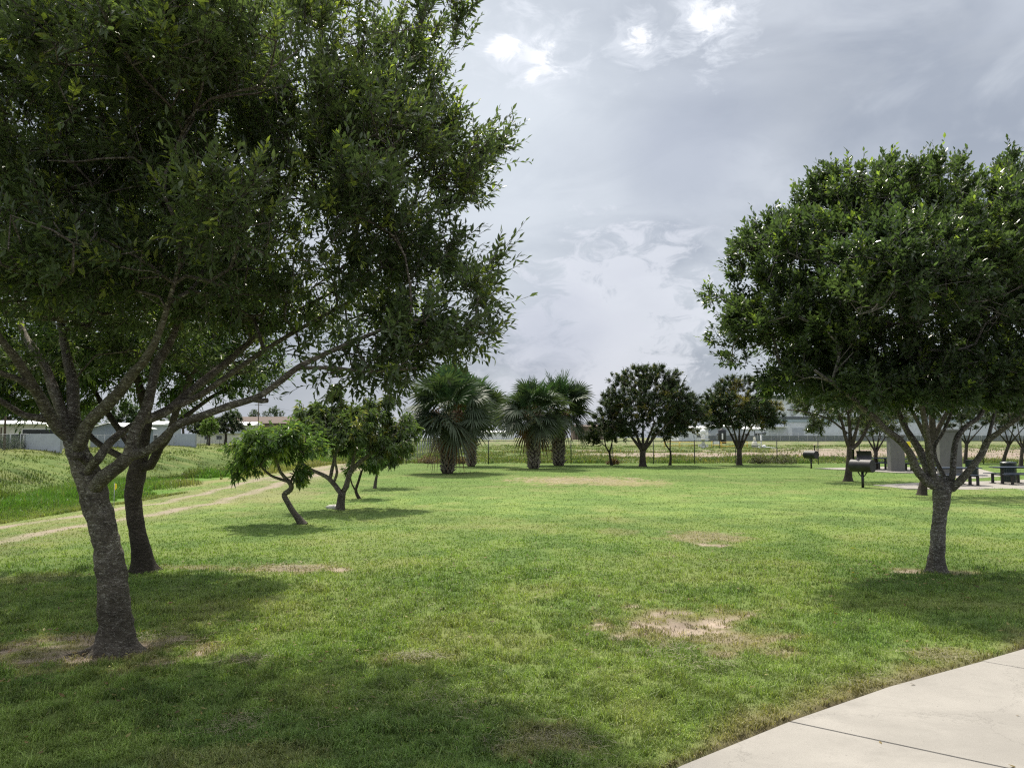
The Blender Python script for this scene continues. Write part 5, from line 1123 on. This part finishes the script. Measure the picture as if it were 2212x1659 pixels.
M['offwhite'] = plain('off_white_paint', (.60, .58, .53), .6, .3, 0, .15, 3, .1)
def wellhead_a():
    Y = 136; p = pg2(1518, Y); z0 = gzs(p, Y); r = thing('wellhead', 'tall white wellhead valve stack with a wide round platform, inside yellow barriers', 'wellhead', (p, Y, z0))
    m = MB(); m.lathe([(.45, -.1), (.45, .25), (.28, .3), (.28, .7), (.42, .72), (.42, .85), (.26, .9), (.26, 1.45), (.4, 1.47), (.4, 1.55)], (0, 0, 0), 18); m.build('casing', M['white'], r)
    m = MB(); m.lathe([(1.15, 1.56), (1.15, 1.66), (.1, 1.67)], (0, 0, 0), 28); m.build('platform', M['offwhite'], r)
    m = MB(); m.lathe([(.28, 1.67), (.28, 2.1), (.42, 2.12), (.42, 2.25), (.25, 2.3), (.25, 2.7), (.45, 2.75), (.5, 2.95), (.42, 3.2), (.2, 3.35), (.05, 3.4)], (0, 0, 0), 18); m.build('valve_tree', M['white'], r)
    for s, zz in ((-1, 2.55), (1, 2.55), (-1, .55), (1, .5)):
        m = MB(); m.tube([(0, 0, zz), (s*.75, 0, zz)], .12, 10); m.tube([(s*.75, 0, zz), (s*.82, 0, zz)], .26, 14); c = m.build('side_valve', M['offwhite'], r)
        m = MB(); m.tube([(s*.55, -.1, zz), (s*.55, -.45, zz)], .04, 6); m.tube([(s*.55, -.45, zz), (s*.55, -.49, zz)], .22, 14); m.build('hand_wheel', M['white'], c)
    m = MB(); m.lathe([(.05, -.15), (.3, -.1), (.38, .1), (.3, .3), (.05, .38)], (-.95, 0, 2.55), 12); m.build('ball', M['white'], r, True)
def wellhead_b():
    Y = 134; p = pg2(1629, Y); z0 = gzs(p, Y); r = thing('wellhead', 'bottle-shaped white wellhead right of the many-stemmed tree', 'wellhead', (p, Y, z0))
    m = MB(); m.lathe([(.42, -.1), (.42, .3), (.52, .32), (.52, .85), (.42, .9), (.4, 1.05), (.22, 1.35), (.16, 1.6), (.22, 1.62), (.22, 1.8), (.12, 1.85), (.12, 2.1)], (0, 0, 0), 18); m.build('casing', M['offwhite'], r)
    m = MB(); m.lathe([(.535, .42), (.545, .44), (.545, .52), (.535, .54)], (0, 0, 0), 18); m.build('flange', M['band'], r)
    m = MB(); m.tube([(0, 0, 2.1), (.05, 0, 2.5), (-.02, 0, 3.1)], .11, 8); m.build('stem', M['band'], r)
    p2 = pg2(1643, Y); r2 = thing('pipe_stand', 'white upright pipe with a dark ball valve on top, beside the bottle-shaped wellhead', 'pipe stand', (p2, Y, z0))
    m = MB(); m.tube([(0, 0, -.1), (0, 0, 2.3)], .10, 10); m.build('upright', M['white'], r2, True)
    m = MB(); m.tube([(-.9, 0, 2.6), (.6, 0, 2.6)], .10, 8); m.tube([(0, 0, 2.3), (0, 0, 2.6)], .07, 8); m.build('pipe', M['band'], r2, True)
    m = MB(); m.lathe([(.05, 2.25), (.28, 2.33), (.38, 2.6), (.28, 2.87), (.05, 2.95)], (.55, 0, 0), 14); m.build('ball_valve', M['band'], r2, True)
    p3 = pg2(1649, Y); r3 = thing('ground_valve', 'white ball valve and pipe lying on the ground right of the pipe stand', 'valve', (p3, Y, z0))
    m = MB(); m.lathe([(.05, 0), (.28, .08), (.36, .32), (.28, .58), (.05, .66)], (0, 0, 0), 14); m.build('ball', M['white'], r3, True)
    m = MB(); m.tube([(0, 0, .3), (.5, 0, .25), (1.5, 0, .12), (2.2, 0, .08)], .1, 8); m.build('pipe', M['white'], r3, True)
    m = MB(); m.lathe([(.2, 0), (.2, .3), (.1, .35), (.1, .7), (.16, .72), (.16, .82), (.05, .85)], (-.85, 0, 0), 12); m.build('small_valve', M['white'], r3)
wellhead_a(); wellhead_b()
def barrier(label, x0, x1, Y):
    a = pg2(x0, Y); b = pg2(x1, Y); z0 = gzs((a+b)/2, Y); r = thing('pipe_barrier', label, 'barrier', ((a+b)/2, Y, z0), 0, 'yellow pipe barriers round the wellhead'); W = b-a
    for s in (-1, 1): m = MB(); m.tube([(s*W/2, 0, -.1), (s*W/2, 0, 1.12)], .05, 8); m.build('post', M['yellow'], r, True)
    for zz in (.45, 1.05): m = MB(); m.tube([(-W/2, 0, zz), (W/2, 0, zz)], .045, 8); m.build('rail', M['yellow'], r, True)
    return r
for x0, x1, Y, lb in ((1434, 1466, 131, 'yellow pipe barrier section left of the tall wellhead, nearest the slim curved tree'), (1468, 1500, 138, 'yellow pipe barrier section directly left of the tall wellhead'), (1536, 1556, 138, 'short yellow pipe barrier section behind the small white sign'),
        (1558, 1588, 131, 'yellow pipe barrier section between the sign and the many-stemmed tree'), (1596, 1613, 131, 'short yellow pipe barrier section just right of the many-stemmed tree')): barrier(lb, x0, x1, Y)
p = pg2(1546.5, 128); r = thing('site_sign', 'small blank-looking white sign board on two dark posts by the wellhead', 'sign', (p, 128, gzs(p, 128)))
m = MB(); m.box((0, 0, 1.02), (.95, .04, .55), 0, .01); m.build('board', M['white'], r)
for s in (-1, 1): m = MB(); m.box((s*.53, 0, .65), (.07, .07, 1.35)); m.build('post', M['blackmetal'], r)
m = MB(); m.box((0, 0, 1.33), (1.1, .05, .05)); m.build('top_bar', M['blackmetal'], r)
p = pg2(995, 80); r = thing('pipe_rack', 'white pipe frame standing in the field between the two left palms', 'pipe rack', (p, 80, gzs(p, 80)), 0)
W = .95
for sx in (-1, 1):
    for sy in (0, .5): m = MB(); m.tube([(sx*W/2, sy, -.05), (sx*W/2, sy, .95)], .03, 8); m.build('leg', M['white'], r, True)
for zz in (.15, .6, .95): m = MB(); m.tube([(-W/2, 0, zz), (W/2, 0, zz)], .025, 8); m.build('rail', M['white'], r, True)
m = MB(); m.box((0, .25, .98), (W+.1, .6, .04)); m.build('top', M['white'], r)
